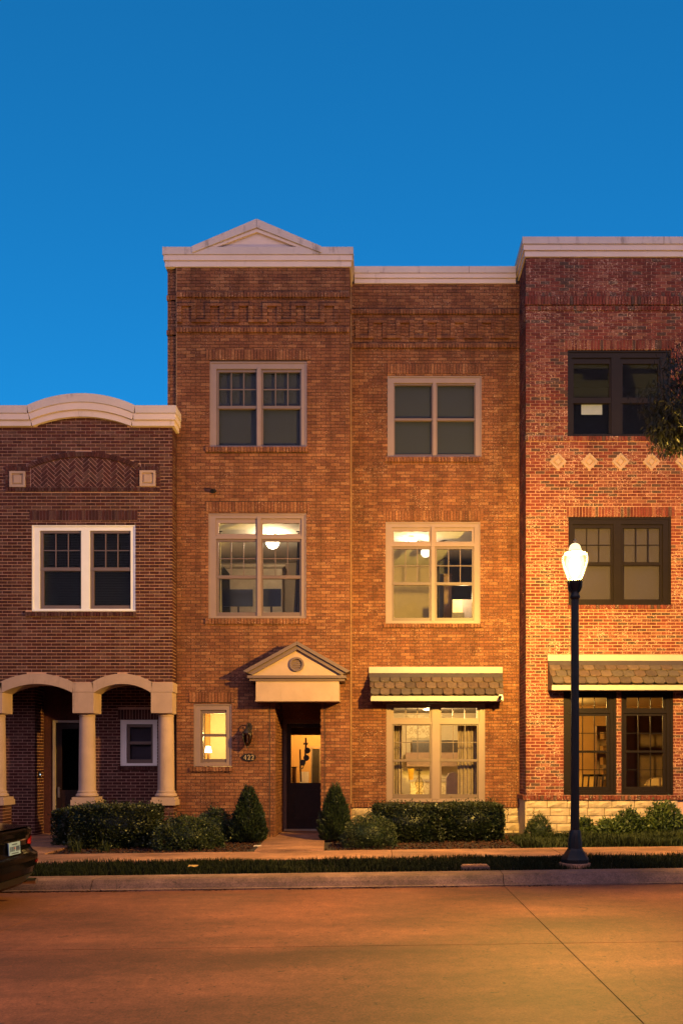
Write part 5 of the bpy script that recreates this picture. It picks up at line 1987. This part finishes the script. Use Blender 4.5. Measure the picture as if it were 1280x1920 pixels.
    T = thing('cushion', 'tan cushion low in the right window of the red house', 'cushion', (X(1234, 1.0), 1.0, .8))
    b = MB()
    b.prism([(X(1213, 1.0), Z(1473, 1.0)), (X(1219, 1.0), Z(1463, 1.0)), (X(1226, 1.0), Z(1459, 1.0)), (X(1244, 1.0), Z(1458, 1.0)), (X(1252, 1.0), Z(1464, 1.0)), (X(1252, 1.0), Z(1473, 1.0))], 1.0, 1.25)
    b.build('cover', plain('tan_fabric', (.30, .19, .11), .9), T)
    for k, px in enumerate((1092, 1103, 1114)):
        yy = 1.3
        a = X(px, yy)
        T = thing('dining_chair', ['slatted dining chair half hidden behind the lamp post', 'middle slatted dining chair in the left window of the red house', 'slatted dining chair nearest the shelves in the red house'][k], 'chair', (a, yy, .3), 'dining chairs in the red house')
        zt = Z(1452, yy)
        b = MB()
        for dx in (-.04, .28):
            b.hexa([(a + dx, yy + .02, .78), (a + dx + .035, yy + .02, .78), (a + dx + .035, yy + .05, .78), (a + dx, yy + .05, .78),
                    (a + dx + .06, yy + .10, zt), (a + dx + .09, yy + .10, zt), (a + dx + .09, yy + .13, zt), (a + dx + .06, yy + .13, zt)])
        b.box(a + .02, a + .37, yy + .1, yy + .13, zt - .05, zt)
        b.build('backrest', M['dark_wood'], T)
        b = MB()
        b.box(a - .06, a + .33, yy - .38, yy + .06, .74, .78)
        b.build('seat', M['dark_wood'], T)
        for sx in (a - .05, a + .28):
            for sy in (yy - .36, yy + .01):
                b = MB()
                b.box(sx, sx + .035, sy, sy + .035, .3, .739)
                b.build('leg', M['dark_wood'], T)


interiors()


# ================================================================== PLANTS
def leafmesh(name, P, D, L, Wd, mat, parent=None, core=None, tint=None, tilt=False):
    """diamond-shaped leaves at P along D; core = MB of dark inner volume"""
    n = len(P)
    D = D / (np.linalg.norm(D, axis=1, keepdims=True) + 1e-9)
    r = rng.normal(size=(n, 3))
    s = np.cross(D, r)
    s /= np.linalg.norm(s, axis=1, keepdims=True) + 1e-9
    nn = np.cross(D, s)
    L = np.asarray(L).reshape(-1, 1) * np.ones((n, 1))
    Wd = np.asarray(Wd).reshape(-1, 1) * np.ones((n, 1))
    mid = P + D * L * .45 + nn * L * .10
    V = np.stack([P, mid + s * Wd * .5, P + D * L, mid - s * Wd * .5], axis=1).reshape(-1, 3)
    if tilt: V[:, 2] += .013 * V[:, 0]
    base = worldloc(parent) if parent is not None else Vector((0, 0, 0))
    cv = np.array(core.v, dtype=float).reshape(-1, 3) if core else np.zeros((0, 3))
    cf = core.f if core else []
    nv = len(V)
    allv = np.vstack([V, cv]) - np.array(base)
    me = bpy.data.meshes.new(name)
    nf = n + len(cf)
    me.vertices.add(len(allv))
    me.vertices.foreach_set('co', allv.astype(np.float32).ravel())
    loops = [np.arange(nv)]
    starts = list(range(0, nv, 4))
    tot = [4] * n
    pos = nv
    for f in cf:
        loops.append(np.array(f) + nv)
        starts.append(pos)
        tot.append(len(f))
        pos += len(f)
    loops = np.concatenate(loops).astype(np.int32)
    me.loops.add(len(loops))
    me.loops.foreach_set('vertex_index', loops)
    me.polygons.add(nf)
    me.polygons.foreach_set('loop_start', np.array(starts, dtype=np.int32))
    me.polygons.foreach_set('loop_total', np.array(tot, dtype=np.int32))
    me.update(calc_edges=True)
    a = me.attributes.new('tint', 'FLOAT', 'FACE')
    t = rng.random(n) if tint is None else tint
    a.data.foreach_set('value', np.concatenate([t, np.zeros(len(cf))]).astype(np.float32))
    me.materials.append(mat)
    return link(name, me, parent)


def stems(T, pts, r=.012):
    b = MB()
    base = T.location
    for p in pts:
        b.tube([(base[0] + p[0] * .15, base[1] + p[1] * .15, base[2] - .05), (base[0] + p[0] * .6, base[1] + p[1] * .6, base[2] + p[2] * .5), (base[0] + p[0], base[1] + p[1], base[2] + p[2])], [r, r * .8, r * .5], 6)
    b.build('stem', M['bark'], T)


def lump(p, f=3.0):
    return np.sin(p[:, 0] * f + 1.3) * np.sin(p[:, 1] * f * 1.3 + .4) * np.sin(p[:, 2] * f * 1.1 + 2.1) + .5 * np.sin(p[:, 0] * f * 2.7 + p[:, 2] * f * 2.1)


def box_hedge(lab, x0, x1, y0, y1, h, n, group):
    T = thing('box_hedge', lab, 'hedge', ((x0 + x1) / 2, (y0 + y1) / 2, gz((x0 + x1) / 2)), group)
    g = gz((x0 + x1) / 2)
    w, d = x1 - x0, y1 - y0
    a = np.array([w * h, w * h, w * d, d * h, d * h])
    face = rng.choice(5, size=n, p=a / a.sum())
    u, v = rng.random(n), rng.random(n)
    P = np.zeros((n, 3))
    Nn = np.zeros((n, 3))
    for k in range(5):
        m = face == k
        if k == 0: P[m] = np.c_[x0 + u[m] * w, np.full(m.sum(), y0), g + v[m] * h]; Nn[m] = (0, -1, 0)
        if k == 1: P[m] = np.c_[x0 + u[m] * w, np.full(m.sum(), y1), g + v[m] * h]; Nn[m] = (0, 1, 0)
        if k == 2: P[m] = np.c_[x0 + u[m] * w, y0 + v[m] * d, np.full(m.sum(), g + h)]; Nn[m] = (0, 0, 1)
        if k == 3: P[m] = np.c_[np.full(m.sum(), x0), y0 + u[m] * d, g + v[m] * h]; Nn[m] = (-1, 0, 0)
        if k == 4: P[m] = np.c_[np.full(m.sum(), x1), y0 + u[m] * d, g + v[m] * h]; Nn[m] = (1, 0, 0)
    # rounded shoulders, uneven clipping
    c = np.array([(x0 + x1) / 2, (y0 + y1) / 2, g + h * .45])
    q = (P - c) / np.array([w / 2, d / 2, h * .55])
    cor = np.clip((np.abs(q) ** 6).sum(1) - 1, 0, 2)
    P -= (P - c) * (cor * .035)[:, None]
    P += Nn * (.02 * lump(P, 6) - np.abs(rng.normal(0, .035, n)) + (rng.random(n) < .04) * rng.uniform(.03, .10, n))[:, None]
    D = Nn * .7 + rng.normal(0, .6, (n, 3)) + np.array([0, 0, .25])
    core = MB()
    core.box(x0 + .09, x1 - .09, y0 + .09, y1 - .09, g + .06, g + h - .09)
    t = np.clip(.35 + .3 * lump(P, 4) + rng.normal(0, .22, n) + .25 * (Nn[:, 2] > .5), 0, 1)
    leafmesh('foliage', P, D, rng.uniform(.034, .06, n), rng.uniform(.02, .034, n), M['hedge_leaf'], T, core, t)
    stems(T, [(w * s, 0, h * .5) for s in (-.3, 0, .3)], .018)


def bush(name, lab, cx, cy, rx, ry, h, n, mat, leaf=(.035, .055), wd=(.018, .028), group=None, sparse=0.0, cat='shrub', g=None, rough=.10):
    g = gz(cx) if g is None else g
    T = thing(name, lab, cat, (cx, cy, g), group)
    d = rng.normal(size=(n, 3))
    d[:, 2] = np.abs(d[:, 2]) * .9 - .12
    d /= np.linalg.norm(d, axis=1, keepdims=True)
    rad = 1 - np.abs(rng.normal(0, .12 + sparse, n)) + (rng.random(n) < .05) * rng.uniform(.08, .28, n)
    P = d * rad[:, None]
    P *= (1 + rough * lump(d * 1.7 + np.array([cx, cy, 0]), 2.6))[:, None]
    P = P * np.array([rx, ry, h]) + np.array([cx, cy, g + h * .12])
    P[:, 2] = np.maximum(P[:, 2], g + .02)
    D = d * .8 + rng.normal(0, .55, (n, 3)) + np.array([0, 0, .3])
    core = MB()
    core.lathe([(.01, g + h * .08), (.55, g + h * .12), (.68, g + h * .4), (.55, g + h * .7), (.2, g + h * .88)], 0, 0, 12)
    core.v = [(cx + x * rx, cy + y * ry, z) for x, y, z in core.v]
    t = np.clip(.35 + .28 * lump(P, 5) + rng.normal(0, .25, n), 0, 1)
    leafmesh('foliage', P, D, rng.uniform(*leaf, n), rng.uniform(*wd, n), mat, T, core if sparse < .2 else None, t)
    stems(T, [(math.cos(a) * rx * .5, math.sin(a) * ry * .5, h * .7) for a in np.arange(0, 6.2, 1.05)])


def cone_conifer(lab, cx, cy, r, h, n, group):
    g = gz(cx)
    T = thing('cone_conifer', lab, 'conifer', (cx, cy, g), group)
    t = 1 - np.sqrt(rng.random(n))
    t = t * .98
    ang = rng.random(n) * 2 * np.pi
    prof = np.interp(t, [0, .12, .3, .6, .85, 1], [.86, 1.0, .95, .62, .28, .04])
    wob = 1 + .10 * np.sin(ang * 5 + t * 13) + .07 * np.sin(ang * 9 - t * 31)
    rr = r * prof * wob * (1 - np.abs(rng.normal(0, .10, n)))
    P = np.c_[cx + rr * np.cos(ang), cy + rr * np.sin(ang), g + .03 + t * h]
    D = np.c_[np.cos(ang) * .55, np.sin(ang) * .55, np.full(n, .9)] + rng.normal(0, .28, (n, 3))
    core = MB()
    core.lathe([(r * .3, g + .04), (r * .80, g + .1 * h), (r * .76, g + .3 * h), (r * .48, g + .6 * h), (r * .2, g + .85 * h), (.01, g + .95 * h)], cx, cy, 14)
    tt = np.clip(.4 + .35 * lump(P, 7) + rng.normal(0, .25, n), 0, 1)
    leafmesh('foliage', P, D, rng.uniform(.06, .11, n), rng.uniform(.012, .022, n), M['conifer_leaf'], T, core, tt)
    b = MB()
    b.lathe([(.03, g - .05), (.028, g + .15), (.02, g + h * .5)], cx, cy, 8)
    b.build('trunk', M['bark'], T)


def blades(name, x0, x1, y0, y1, n, h, w, mat, kind=None, bend=.5, parent=None, z0=-.01, mask=None, clump=False):
    P = np.c_[rng.uniform(x0, x1, n), rng.uniform(y0, y1, n), np.full(n, z0)]
    if mask is not None: P = P[mask(P)]
    n = len(P)
    hh = rng.uniform(h * .35, h * 1.2, n) * (1 + .35 * np.sin(P[:, 0] * 2.3 + P[:, 1] * 5) * np.sin(P[:, 0] * .9 - P[:, 1] * 3.1))
    a = rng.random(n) * 2 * np.pi
    lean = rng.uniform(.1, bend, n) * hh
    dx, dy = np.cos(a), np.sin(a)
    s = np.c_[-dy, dx, np.zeros(n)] * (w / 2)
    P[:, 2] += .013 * P[:, 0]
    mid = P + np.c_[dx * lean * .35, dy * lean * .35, hh * .6]
    tip = P + np.c_[dx * lean, dy * lean, hh * (1 - .25 * lean / hh)]
    V = np.stack([P - s, P + s, mid + s * .8, mid - s * .8, tip], axis=1).reshape(-1, 3)
    me = bpy.data.meshes.new(name)
    me.vertices.add(len(V))
    if parent is not None: V = V - np.array(worldloc(parent))
    me.vertices.foreach_set('co', V.astype(np.float32).ravel())
    idx = np.arange(n) * 5
    lo = np.stack([idx, idx + 1, idx + 2, idx + 3, idx + 3, idx + 2, idx + 4], axis=1).ravel()
    me.loops.add(len(lo))
    me.loops.foreach_set('vertex_index', lo.astype(np.int32))
    me.polygons.add(2 * n)
    st = np.stack([np.arange(n) * 7, np.arange(n) * 7 + 4], axis=1).ravel()
    me.polygons.foreach_set('loop_start', st.astype(np.int32))
    me.polygons.foreach_set('loop_total', np.tile([4, 3], n).astype(np.int32))
    me.update(calc_edges=True)
    at = me.attributes.new('tint', 'FLOAT', 'FACE')
    tt = np.clip(.4 + .3 * np.sin(P[:, 0] * 3.1 + P[:, 1] * 2) * np.sin(P[:, 0] * 1.3) + rng.normal(0, .25, n), 0, 1)
    at.data.foreach_set('value', np.repeat(tt, 2).astype(np.float32))
    me.materials.append(mat)
    o = link(name, me, parent)
    if kind: o['kind'] = kind
    return o


def plants():
    lx = X(1077, -5.08)
    blades('grass', -9.5, 6.5, -5.43, -3.88, 62000, .085, .009, M['grass'], 'stuff', mask=lambda P: (np.hypot(P[:, 0] - lx, P[:, 1] + 5.08) > .215) & ~((np.abs(P[:, 0] - 1.40) < .22) & (np.abs(P[:, 1] + 5.17) < .13)))
    # left hedges
    box_hedge('clipped box hedge in front of the stone-columned porch', X(137, -1.5), X(290, -1.5), -1.75, -.75, .80, 15000, 'clipped hedges')
    box_hedge('shadowed hedge end beside the porch path', X(106, -1.0), X(137, -1.1), -1.25, -.5, .72, 4500, 'clipped hedges')
    box_hedge('clipped hedge under the living room window, next to the round bush', X(699, -.75), X(822, -.75), -1.35, -.25, .71, 12000, 'clipped hedges')
    box_hedge('clipped hedge under the living room window, at the red house end', X(823, -.75), X(938, -.75), -1.28, -.25, .72, 11000, 'clipped hedges')
    bush('spreading_shrub', 'spreading leafy shrub between the stone column and the cone conifer', X(352, -1.75), -1.75, .66, .62, .55, 9000, M['shrub_leaf'])
    bush('dark_shrub', 'dark low shrub against the wall under the small lit window', X(405, -.55), -.55, .42, .38, .60, 4500, M['conifer_leaf'])
    bush('round_shrub', 'round grey-green shrub right of the front door path', X(692, -1.95), -1.95, .52, .5, .55, 9000, M['shrub_leaf'], (.025, .04), (.012, .02))
    cone_conifer('cone-shaped conifer left of the front door', X(466, -.75), -.75, .33, 1.13, 9000, 'cone conifers flanking the door')
    cone_conifer('cone-shaped conifer right of the front door', X(628, -.75), -.75, .31, 1.15, 9000, 'cone conifers flanking the door')
    # red house plants
    bush('small_shrub', 'small twiggy shrub at the left corner of the red house', X(1009, -.8), -.8, .26, .26, .42, 2200, M['shrub_leaf'], (.05, .08), (.01, .016))
    bush('small_shrub', 'small leafy plant just right of the lamp post', X(1096, -.6), -.6, .19, .2, .36, 1100, M['bright_leaf'], (.05, .08), (.028, .042), sparse=.1)
    bush('leafy_shrub', 'low loose leafy shrub between two other plants at the red house', X(1139, -.8), -.8, .25, .26, .33, 1300, M['bright_leaf'], (.05, .085), (.03, .045), sparse=.1)
    bush('leafy_shrub', 'middle bright leafy shrub under the tall red house windows', X(1178, -.65), -.65, .32, .3, .50, 1900, M['bright_leaf'], (.05, .085), (.03, .045), sparse=.1)
    bush('leafy_shrub', 'largest bright leafy shrub at the right end of the stone base', X(1243, -.7), -.7, .42, .36, .62, 2900, M['bright_leaf'], (.05, .09), (.03, .048), sparse=.1)
    blades('ground_cover', X(962, -1.6), 6.4, -2.62, -1.0, 17000, .175, .012, M['liriope'], 'stuff', bend=1.1, z0=.0)
    # tufts in the left bed
    for k, px in enumerate((141, 195)):
        xx = X(px, -2.2)
        T = thing('grass_tuft', ['pale spiky grass tuft at the porch path end of the mulch', 'small spiky grass tuft in the middle of the left mulch'][k], 'plant', (xx, -2.2, gz(xx)), 'grass tufts in the mulch')
        blades('blades', xx - .09, xx + .09, -2.28, -2.12, 70, .22, .012, M['liriope'], None, bend=1.2, parent=T, z0=.0)
    # bark mulch
    n = 14000
    P = np.c_[rng.uniform(-5.95, 3.1, n), rng.uniform(-2.64, -.02, n), rng.uniform(.0, .022, n)]
    keep = ~((P[:, 0] > -2.36) & (P[:, 0] < -.94))
    P = P[keep]
    n = len(P)
    D = rng.normal(size=(n, 3)) * np.array([1, 1, .22])
    o = leafmesh('mulch', P, D, rng.uniform(.03, .075, n), rng.uniform(.012, .03, n), M['mulch'], None, None, None, tilt=True)
    o['kind'] = 'stuff'
    # leaf litter along the gutter
    n = 700
    cl = rng.choice([-4.6, -3.6, -2.3, -1.0, -.2, .9, 2.2, -3.9, -5.2, 4.4], n) + rng.normal(0, .16, n)
    P = np.c_[cl, -5.90 + np.abs(rng.normal(0, .02, n)) * -1 + .03, np.full(n, -.147)]
    D = rng.normal(size=(n, 3)) * np.array([1, .35, .12])
    o = leafmesh('leaf_litter', P, D, rng.uniform(.02, .06, n), rng.uniform(.008, .02, n), M['mulch'], None, None, None, tilt=True)
    o['kind'] = 'stuff'


plants()


def added_tree_belt():
    # an unseen belt of trees added behind the camera: it shades the lower floors and stands in the window glass
    nx, nz = 110, 9
    b = MB()
    def p(i, j, side):
        x = -70 + 140 * i / nx
        top = 11.2 + 1.6 * math.sin(x * .35) + 1.1 * math.sin(x * .9 + 1) + .6 * math.sin(x * 2.3 + 2)
        t = j / nz
        th = 3.2 * math.sqrt(max(0, 1 - (2 * t - .75) ** 2 / 1.65)) + .5 * math.sin(x * 1.7 + j * 1.9) + .4 * math.sin(x * 3.1 - j)
        return (x, -38 + side * max(th, .05), -.6 + t * (top + .6))
    for side in (1, -1):
        for i in range(nx):
            for j in range(nz):
                b.quad(p(i, j, side), p(i + 1, j, side), p(i + 1, j + 1, side), p(i, j + 1, side))
    o = b.build('added_tree_belt', M['conifer_leaf'], recalc=False)
    o['kind'] = 'stuff'


added_tree_belt()


def street_tree():
    bx, by = 6.6, -4.6
    g = gz(bx)
    T = thing('street_tree', 'street tree whose drooping dark leaves reach in at the upper right', 'tree', (bx, by, g))
    b = MB()
    b.tube([(bx, by, g - .1), (bx + .03, by, g + 1.2), (bx - .02, by + .03, g + 2.6), (bx, by, g + 4.0), (bx + .05, by, g + 5.6), (bx, by, g + 7.0)], [.17, .13, .115, .10, .075, .04], 12)
    b.build('trunk', M['bark'], T)
    limbs = []
    blobs = [((4.95, -4.75, 7.15), (.95, .7, .85)), ((4.62, -4.7, 6.85), (.6, .5, .55)), ((4.40, -4.7, 6.62), (.34, .3, .38)), ((5.9, -4.4, 7.3), (1.3, 1.3, 1.0)), ((7.6, -4.9, 6.6), (1.5, 1.4, 1.2)), ((6.6, -3.6, 6.4), (1.3, 1.2, 1.1)), ((6.7, -5.6, 6.2), (1.3, 1.2, 1.0)), ((6.5, -4.6, 8.0), (1.2, 1.2, .9)), ((5.75, -5.0, 5.9), (.9, .8, .6))]
    for (c, r) in blobs:
        st = Vector((bx, by, g + 3.4 + rng.random() * 1.8))
        e = Vector(c)
        m = st.lerp(e, .5) + Vector((0, 0, .25))
        bb_ = MB()
        bb_.tube([st, m, e], [.055, .035, .014], 8)
        for _ in range(5):
            q = e + Vector(rng.normal(0, .45, 3)) * max(r)
            bb_.tube([m.lerp(e, rng.uniform(.3, .9)), q], [.016, .005], 5)
        bb_.build('limb', M['bark'], T)
    Ps, Ds, ts = [], [], []
    for c, r in blobs:
        n = int((8500 if max(r) < 1 else 2600) * max(r) ** 1.3)
        d = rng.normal(size=(n, 3))
        d /= np.linalg.norm(d, axis=1, keepdims=True)
        P = d * (rng.random(n) ** .45)[:, None]
        P *= (1 + .22 * lump(d * 2 + np.array(c), 2.2))[:, None]
        P = P * np.array(r) + np.array(c)
        # leave gaps between clumps
        k = lump(P, 3.2) + rng.normal(0, .35, n) > -.28
        P = P[k]
        Ps.append(P)
        D = rng.normal(0, .45, (len(P), 3)) + np.array([0, 0, -.95])
        Ds.append(D)
        ts.append(np.clip(.35 + .35 * lump(P, 4) + rng.normal(0, .25, len(P)), 0, 1))
    P, D, t = np.vstack(Ps), np.vstack(Ds), np.concatenate(ts)
    leafmesh('crown', P, D, rng.uniform(.07, .14, len(P)), rng.uniform(.014, .024, len(P)), M['tree_leaf'], T, None, t)


street_tree()


# ================================================================== CAR
def car():
    R = -4.42                                                   # rear bumper
    yc, hw = -6.98, .90
    g = -.15 + gz(R - .8)
    T = thing('parked_car', 'black saloon car at the kerb with only its tail in view', 'car', (R - 2.3, yc, g))

    def rear(zz):
        return float(np.interp(zz, [.22, .34, .44, .58, .615, .635, .70, .84, .905, .93, .96], [.16, .07, .015, 0, .01, .075, .105, .085, .045, .04, .075]))
    levels = [.22, .30, .38, .46, .54, .60, .63, .68, .74, .80, .86, .91, .935, .955]
    wid = lambda zz: float(np.interp(zz, [.22, .34, .5, .63, .8, .92, .96], [.80, .88, .90, .89, .87, .79, .72]))
    ny = 14
    b = MB()
    grid = []
    for zz in levels:
        row = []
        for k in range(ny + 1):
            t = -1 + 2 * k / ny
            row.append((R - rear(zz) - .17 * abs(t) ** 3.2, yc + t * wid(zz), g + zz))
        grid.append(row)
    for i in range(len(levels) - 1):
        for k in range(ny): b.quad(grid[i][k], grid[i][k + 1], grid[i + 1][k + 1], grid[i + 1][k], .5)
    # sides and top lofted forward
    st = [(0, 1, .955), (.35, 1.01, .99), (.62, 1.02, 1.0), (1.4, 1.03, .95), (2.6, 1.03, .93), (3.5, 1.02, .93), (4.3, .98, .82), (4.65, .9, .72), (4.78, .75, .62)]
    prev = None
    for u, wf, top in st:
        ring = []
        for zz in levels:
            zq = .22 + (zz - .22) * (top - .22) / (.955 - .22)
            ring.append((wid(zz) * wf, zq))
        cur = []
        for w, zq in ring: cur.append((w, zq))
        if prev is not None:
            pu, pr = prev
            for i in range(len(levels) - 1):
                for sg in (-1, 1):
                    x0a = (lambda uu, k_: grid[k_][0][0] if uu == 0 else R - .25 - uu)
                    A = (x0a(pu, i), yc + sg * pr[i][0], g + pr[i][1])
                    Bq = (x0a(pu, i + 1), yc + sg * pr[i + 1][0], g + pr[i + 1][1])
                    Cq = (x0a(u, i + 1), yc + sg * cur[i + 1][0], g + cur[i + 1][1])
                    Dq = (x0a(u, i), yc + sg * cur[i][0], g + cur[i][1])
                    b.quad(A, Bq, Cq, Dq, .5)
            # deck
            m = 8
            for k in range(m):
                t0, t1 = -1 + 2 * k / m, -1 + 2 * (k + 1) / m
                cr = lambda t: .022 * (1 - t * t)
                def pt(uu, rr, t):
                    xx = (R - rear(.955) - .17 * abs(t) ** 3.2) if uu == 0 else R - .25 - uu
                    return (xx, yc + t * rr[-1][0], g + rr[-1][1] + cr(t))
                b.quad(pt(pu, pr, t0), pt(u, cur, t0), pt(u, cur, t1), pt(pu, pr, t1), .5)
        prev = (u, cur)
    b.box(R - 4.9, R - .3, yc - .8, yc + .8, g + .2, g + .3)
    b.build('body', M['car_paint'], T, smooth=True, recalc=True)
    # cabin
    b = MB()
    sec = [(.75, .66, .985, .62), (1.55, .70, 1.40, .56), (2.1, .70, 1.44, .58), (2.7, .70, 1.42, .57), (3.55, .70, .96, .64)]
    for (u0, w0, z0, t0), (u1, w1, z1, t1) in zip(sec, sec[1:]):
        xa_, xb_ = R - u0, R - u1
        for sg in (-1, 1):
            b.quad((xa_, yc + sg * .76, g + .95), (xb_, yc + sg * .76, g + .95), (xb_, yc + sg * t1, g + z1), (xa_, yc + sg * t0, g + z0), .5)
        b.quad((xa_, yc - t0, g + z0), (xb_, yc - t1, g + z1), (xb_, yc + t1, g + z1), (xa_, yc + t0, g + z0), .5)
    b.build('cabin_glass', plain('car_glass', (.008, .008, .010), .08, spec=.7), T)
    b = MB()
    b.hexa([(R - 1.5, yc - .57, g + 1.403), (R - 2.75, yc - .57, g + 1.425), (R - 2.75, yc + .57, g + 1.425), (R - 1.5, yc + .57, g + 1.403),
            (R - 1.55, yc - .5, g + 1.44), (R - 2.7, yc - .5, g + 1.455), (R - 2.7, yc + .5, g + 1.455), (R - 1.55, yc + .5, g + 1.44)])
    b.build('roof', M['car_paint'], T)
    # wheels
    for u in (.98, 3.78):
        for sg in (-1, 1):
            yy = yc + sg * .80
            b = MB()
            n = 28
            for k in range(n):
                a0, a1 = 2 * math.pi * k / n, 2 * math.pi * (k + 1) / n
                for r0, r1, ya_, yb_ in ((.23, .335, -.11, .11),):
                    q = [(r, a) for r, a in ((r0, a0), (r1, a0), (r1, a1), (r0, a1))]
                    b.hexa([(R - u + r * math.cos(a), yy + ya_, g + .335 + r * math.sin(a)) for r, a in q] + [(R - u + r * math.cos(a), yy + yb_, g + .335 + r * math.sin(a)) for r, a in q], .5)
            wh = b.build('wheel', M['tyre'], T)
            b = MB()
            for k in range(5):
                a = 2 * math.pi * k / 5
                b.tube([(R - u, yy + sg * .09, g + .335), (R - u + .225 * math.cos(a), yy + sg * .10, g + .335 + .225 * math.sin(a))], [.04, .028], 6)
            b.tube([(R - u, yy - sg * .05, g + .335), (R - u, yy + sg * .105, g + .335)], .05, 10)
            b.build('rim', M['steel'], wh)
    # tail lamps wrap round the corners
    for sg in (-1, 1):
        b = MB()
        for k in range(6):
            t0, t1 = .52 + k * .075, .52 + (k + 1) * .075
            za0, zb0 = (.745 - .01 * k, .80 + .004 * k)
            P = lambda t, zz, o: (R - rear(zz) - .17 * abs(t) ** 3.2 + o, yc + sg * t * wid(zz) * 1.004, g + zz)
            b.hexa([P(t0, za0, -.02), P(t1, za0, -.02), P(t1, za0, .010), P(t0, za0, .010), P(t0, zb0, -.02), P(t1, zb0, -.02), P(t1, zb0, .010), P(t0, zb0, .010)], .5)
        b.build('tail_light', M['tail_red'], T)
    # chrome strip, bumper vent, exhaust
    b = MB()
    for k in range(10):
        t0, t1 = -.5 + k * .1, -.5 + (k + 1) * .1
        P = lambda t, zz, o: (R - rear(zz) - .17 * abs(t) ** 3.2 + o, yc + t * wid(zz), g + zz)
        b.hexa([P(t0, .805, -.01), P(t1, .805, -.01), P(t1, .805, .012), P(t0, .805, .012), P(t0, .82, -.01), P(t1, .82, -.01), P(t1, .82, .012), P(t0, .82, .012)], .5)
    b.build('trim_strip', M['chrome'], T)
    b = MB()
    for k in range(12):
        t0, t1 = -.72 + k * .12, -.72 + (k + 1) * .12
        P = lambda t, zz, o: (R - rear(zz) - .17 * abs(t) ** 3.2 + o, yc + t * wid(zz), g + zz)
        b.hexa([P(t0, .26, -.02), P(t1, .26, -.02), P(t1, .26, .012), P(t0, .26, .012), P(t0, .36, -.02), P(t1, .36, -.02), P(t1, .36, .010), P(t0, .36, .010)], .5)
    b.build('lower_valance', M['car_trim'], T)
    for sg in (-1, 1):
        b = MB()
        b.tube([(R - .3, yc + sg * .55, g + .25), (R - .03, yc + sg * .55, g + .25)], .04, 12)
        b.build('exhaust', M['chrome'], T)
        b = MB()
        P = lambda t, zz, o: (R - rear(zz) - .17 * abs(t) ** 3.2 + o, yc + sg * t * wid(zz), g + zz)
        b.hexa([P(.62, .49, -.01), P(.82, .49, -.01), P(.82, .49, .006), P(.62, .49, .006), P(.62, .52, -.01), P(.82, .52, -.01), P(.82, .52, .006), P(.62, .52, .006)], .5)
        b.build('reflector', M['tail_red'], T)
    # licence plate, hinged on the boot lid
    z0, z1 = .655, .805
    b = MB()
    xa_, xb_ = R - rear(z0) + .022, R - rear(z1) + .020
    yl, yr = yc - .152 + .0, yc + .152
    def Q(t, s, o): return (xa_ + (xb_ - xa_) * s + o, yl + (yr - yl) * t, g + z0 + (z1 - z0) * s)
    b.hexa([Q(0, 0, -.012), Q(1, 0, -.012), Q(1, 0, 0), Q(0, 0, 0), Q(0, 1, -.012), Q(1, 1, -.012), Q(1, 1, 0), Q(0, 1, 0)], .5)
    pl = b.build('licence_plate', M['plate_white'], T)
    def bar(bb_, t0, t1, s0, s1): bb_.hexa([Q(t0, s0, .0005), Q(t1, s0, .0005), Q(t1, s0, .003), Q(t0, s0, .003), Q(t0, s1, .0005), Q(t1, s1, .0005), Q(t1, s1, .003), Q(t0, s1, .003)], .5)
    b = MB()
    for t in (.10, .24, .38, .60, .72, .84):                    # worn characters, too small to read
        bar(b, t, t + .03, .28, .68)
        bar(b, t + .06, t + .09, .28, .68)
        bar(b, t + .031, t + .059, .45, .52)
    bar(b, .2, .8, .08, .16)
    bar(b, .28, .72, .8, .9)
    b.build('characters', M['plate_ink'], pl)
    b = MB()
    bar(b, .49, .54, .45, .58)
    b.build('red_mark', M['plate_red'], pl)


car()


# ================================================================== SMALL THINGS BY THE KERB
T = thing('meter_cover', 'rectangular concrete utility cover set in the grass strip', 'utility cover', (1.40, -5.17, gz(1.4)))
b = MB()
b.box(1.20, 1.60, -5.28, -5.06, -.05, .045)
b.build('rim', M['kerb_concrete'], T, tilt=True)
b = MB()
b.box(1.22, 1.58, -5.26, -5.08, .0455, .062)
for k in range(7):
    b.box(1.245 + k * .046, 1.27 + k * .046, -5.24, -5.10, .0625, .067)
b.build('lid', M['walk_concrete'], T, tilt=True)
for k, (px, yy, lab) in enumerate(((362, -5.1, 'curled yellow leaf lying on the grass strip'), (483, -1.9, 'pale scrap of bark on the mulch beside the front path'))):
    xx = X(px, yy)
    zz = gz(xx) + (.075 if k == 0 else .03)
    b = MB()
    for i in range(3):
        a = xx - .07 + i * .047
        b.hexa([(a, yy - .03, zz + .012 * (i % 2)), (a + .047, yy - .03, zz + .012 * ((i + 1) % 2)), (a + .047, yy + .04, zz + .02), (a, yy + .04, zz + .02),
                (a, yy - .03, zz + .012 * (i % 2) + .004), (a + .047, yy - .03, zz + .012 * ((i + 1) % 2) + .004), (a + .047, yy + .04, zz + .025), (a, yy + .04, zz + .025)])
    tag(b.build('fallen_leaf', plain('dry_leaf_%s' % ('yellow', 'pale')[k], ((.45, .25, .06), (.5, .4, .3))[k], .8)), lab, 'leaf')
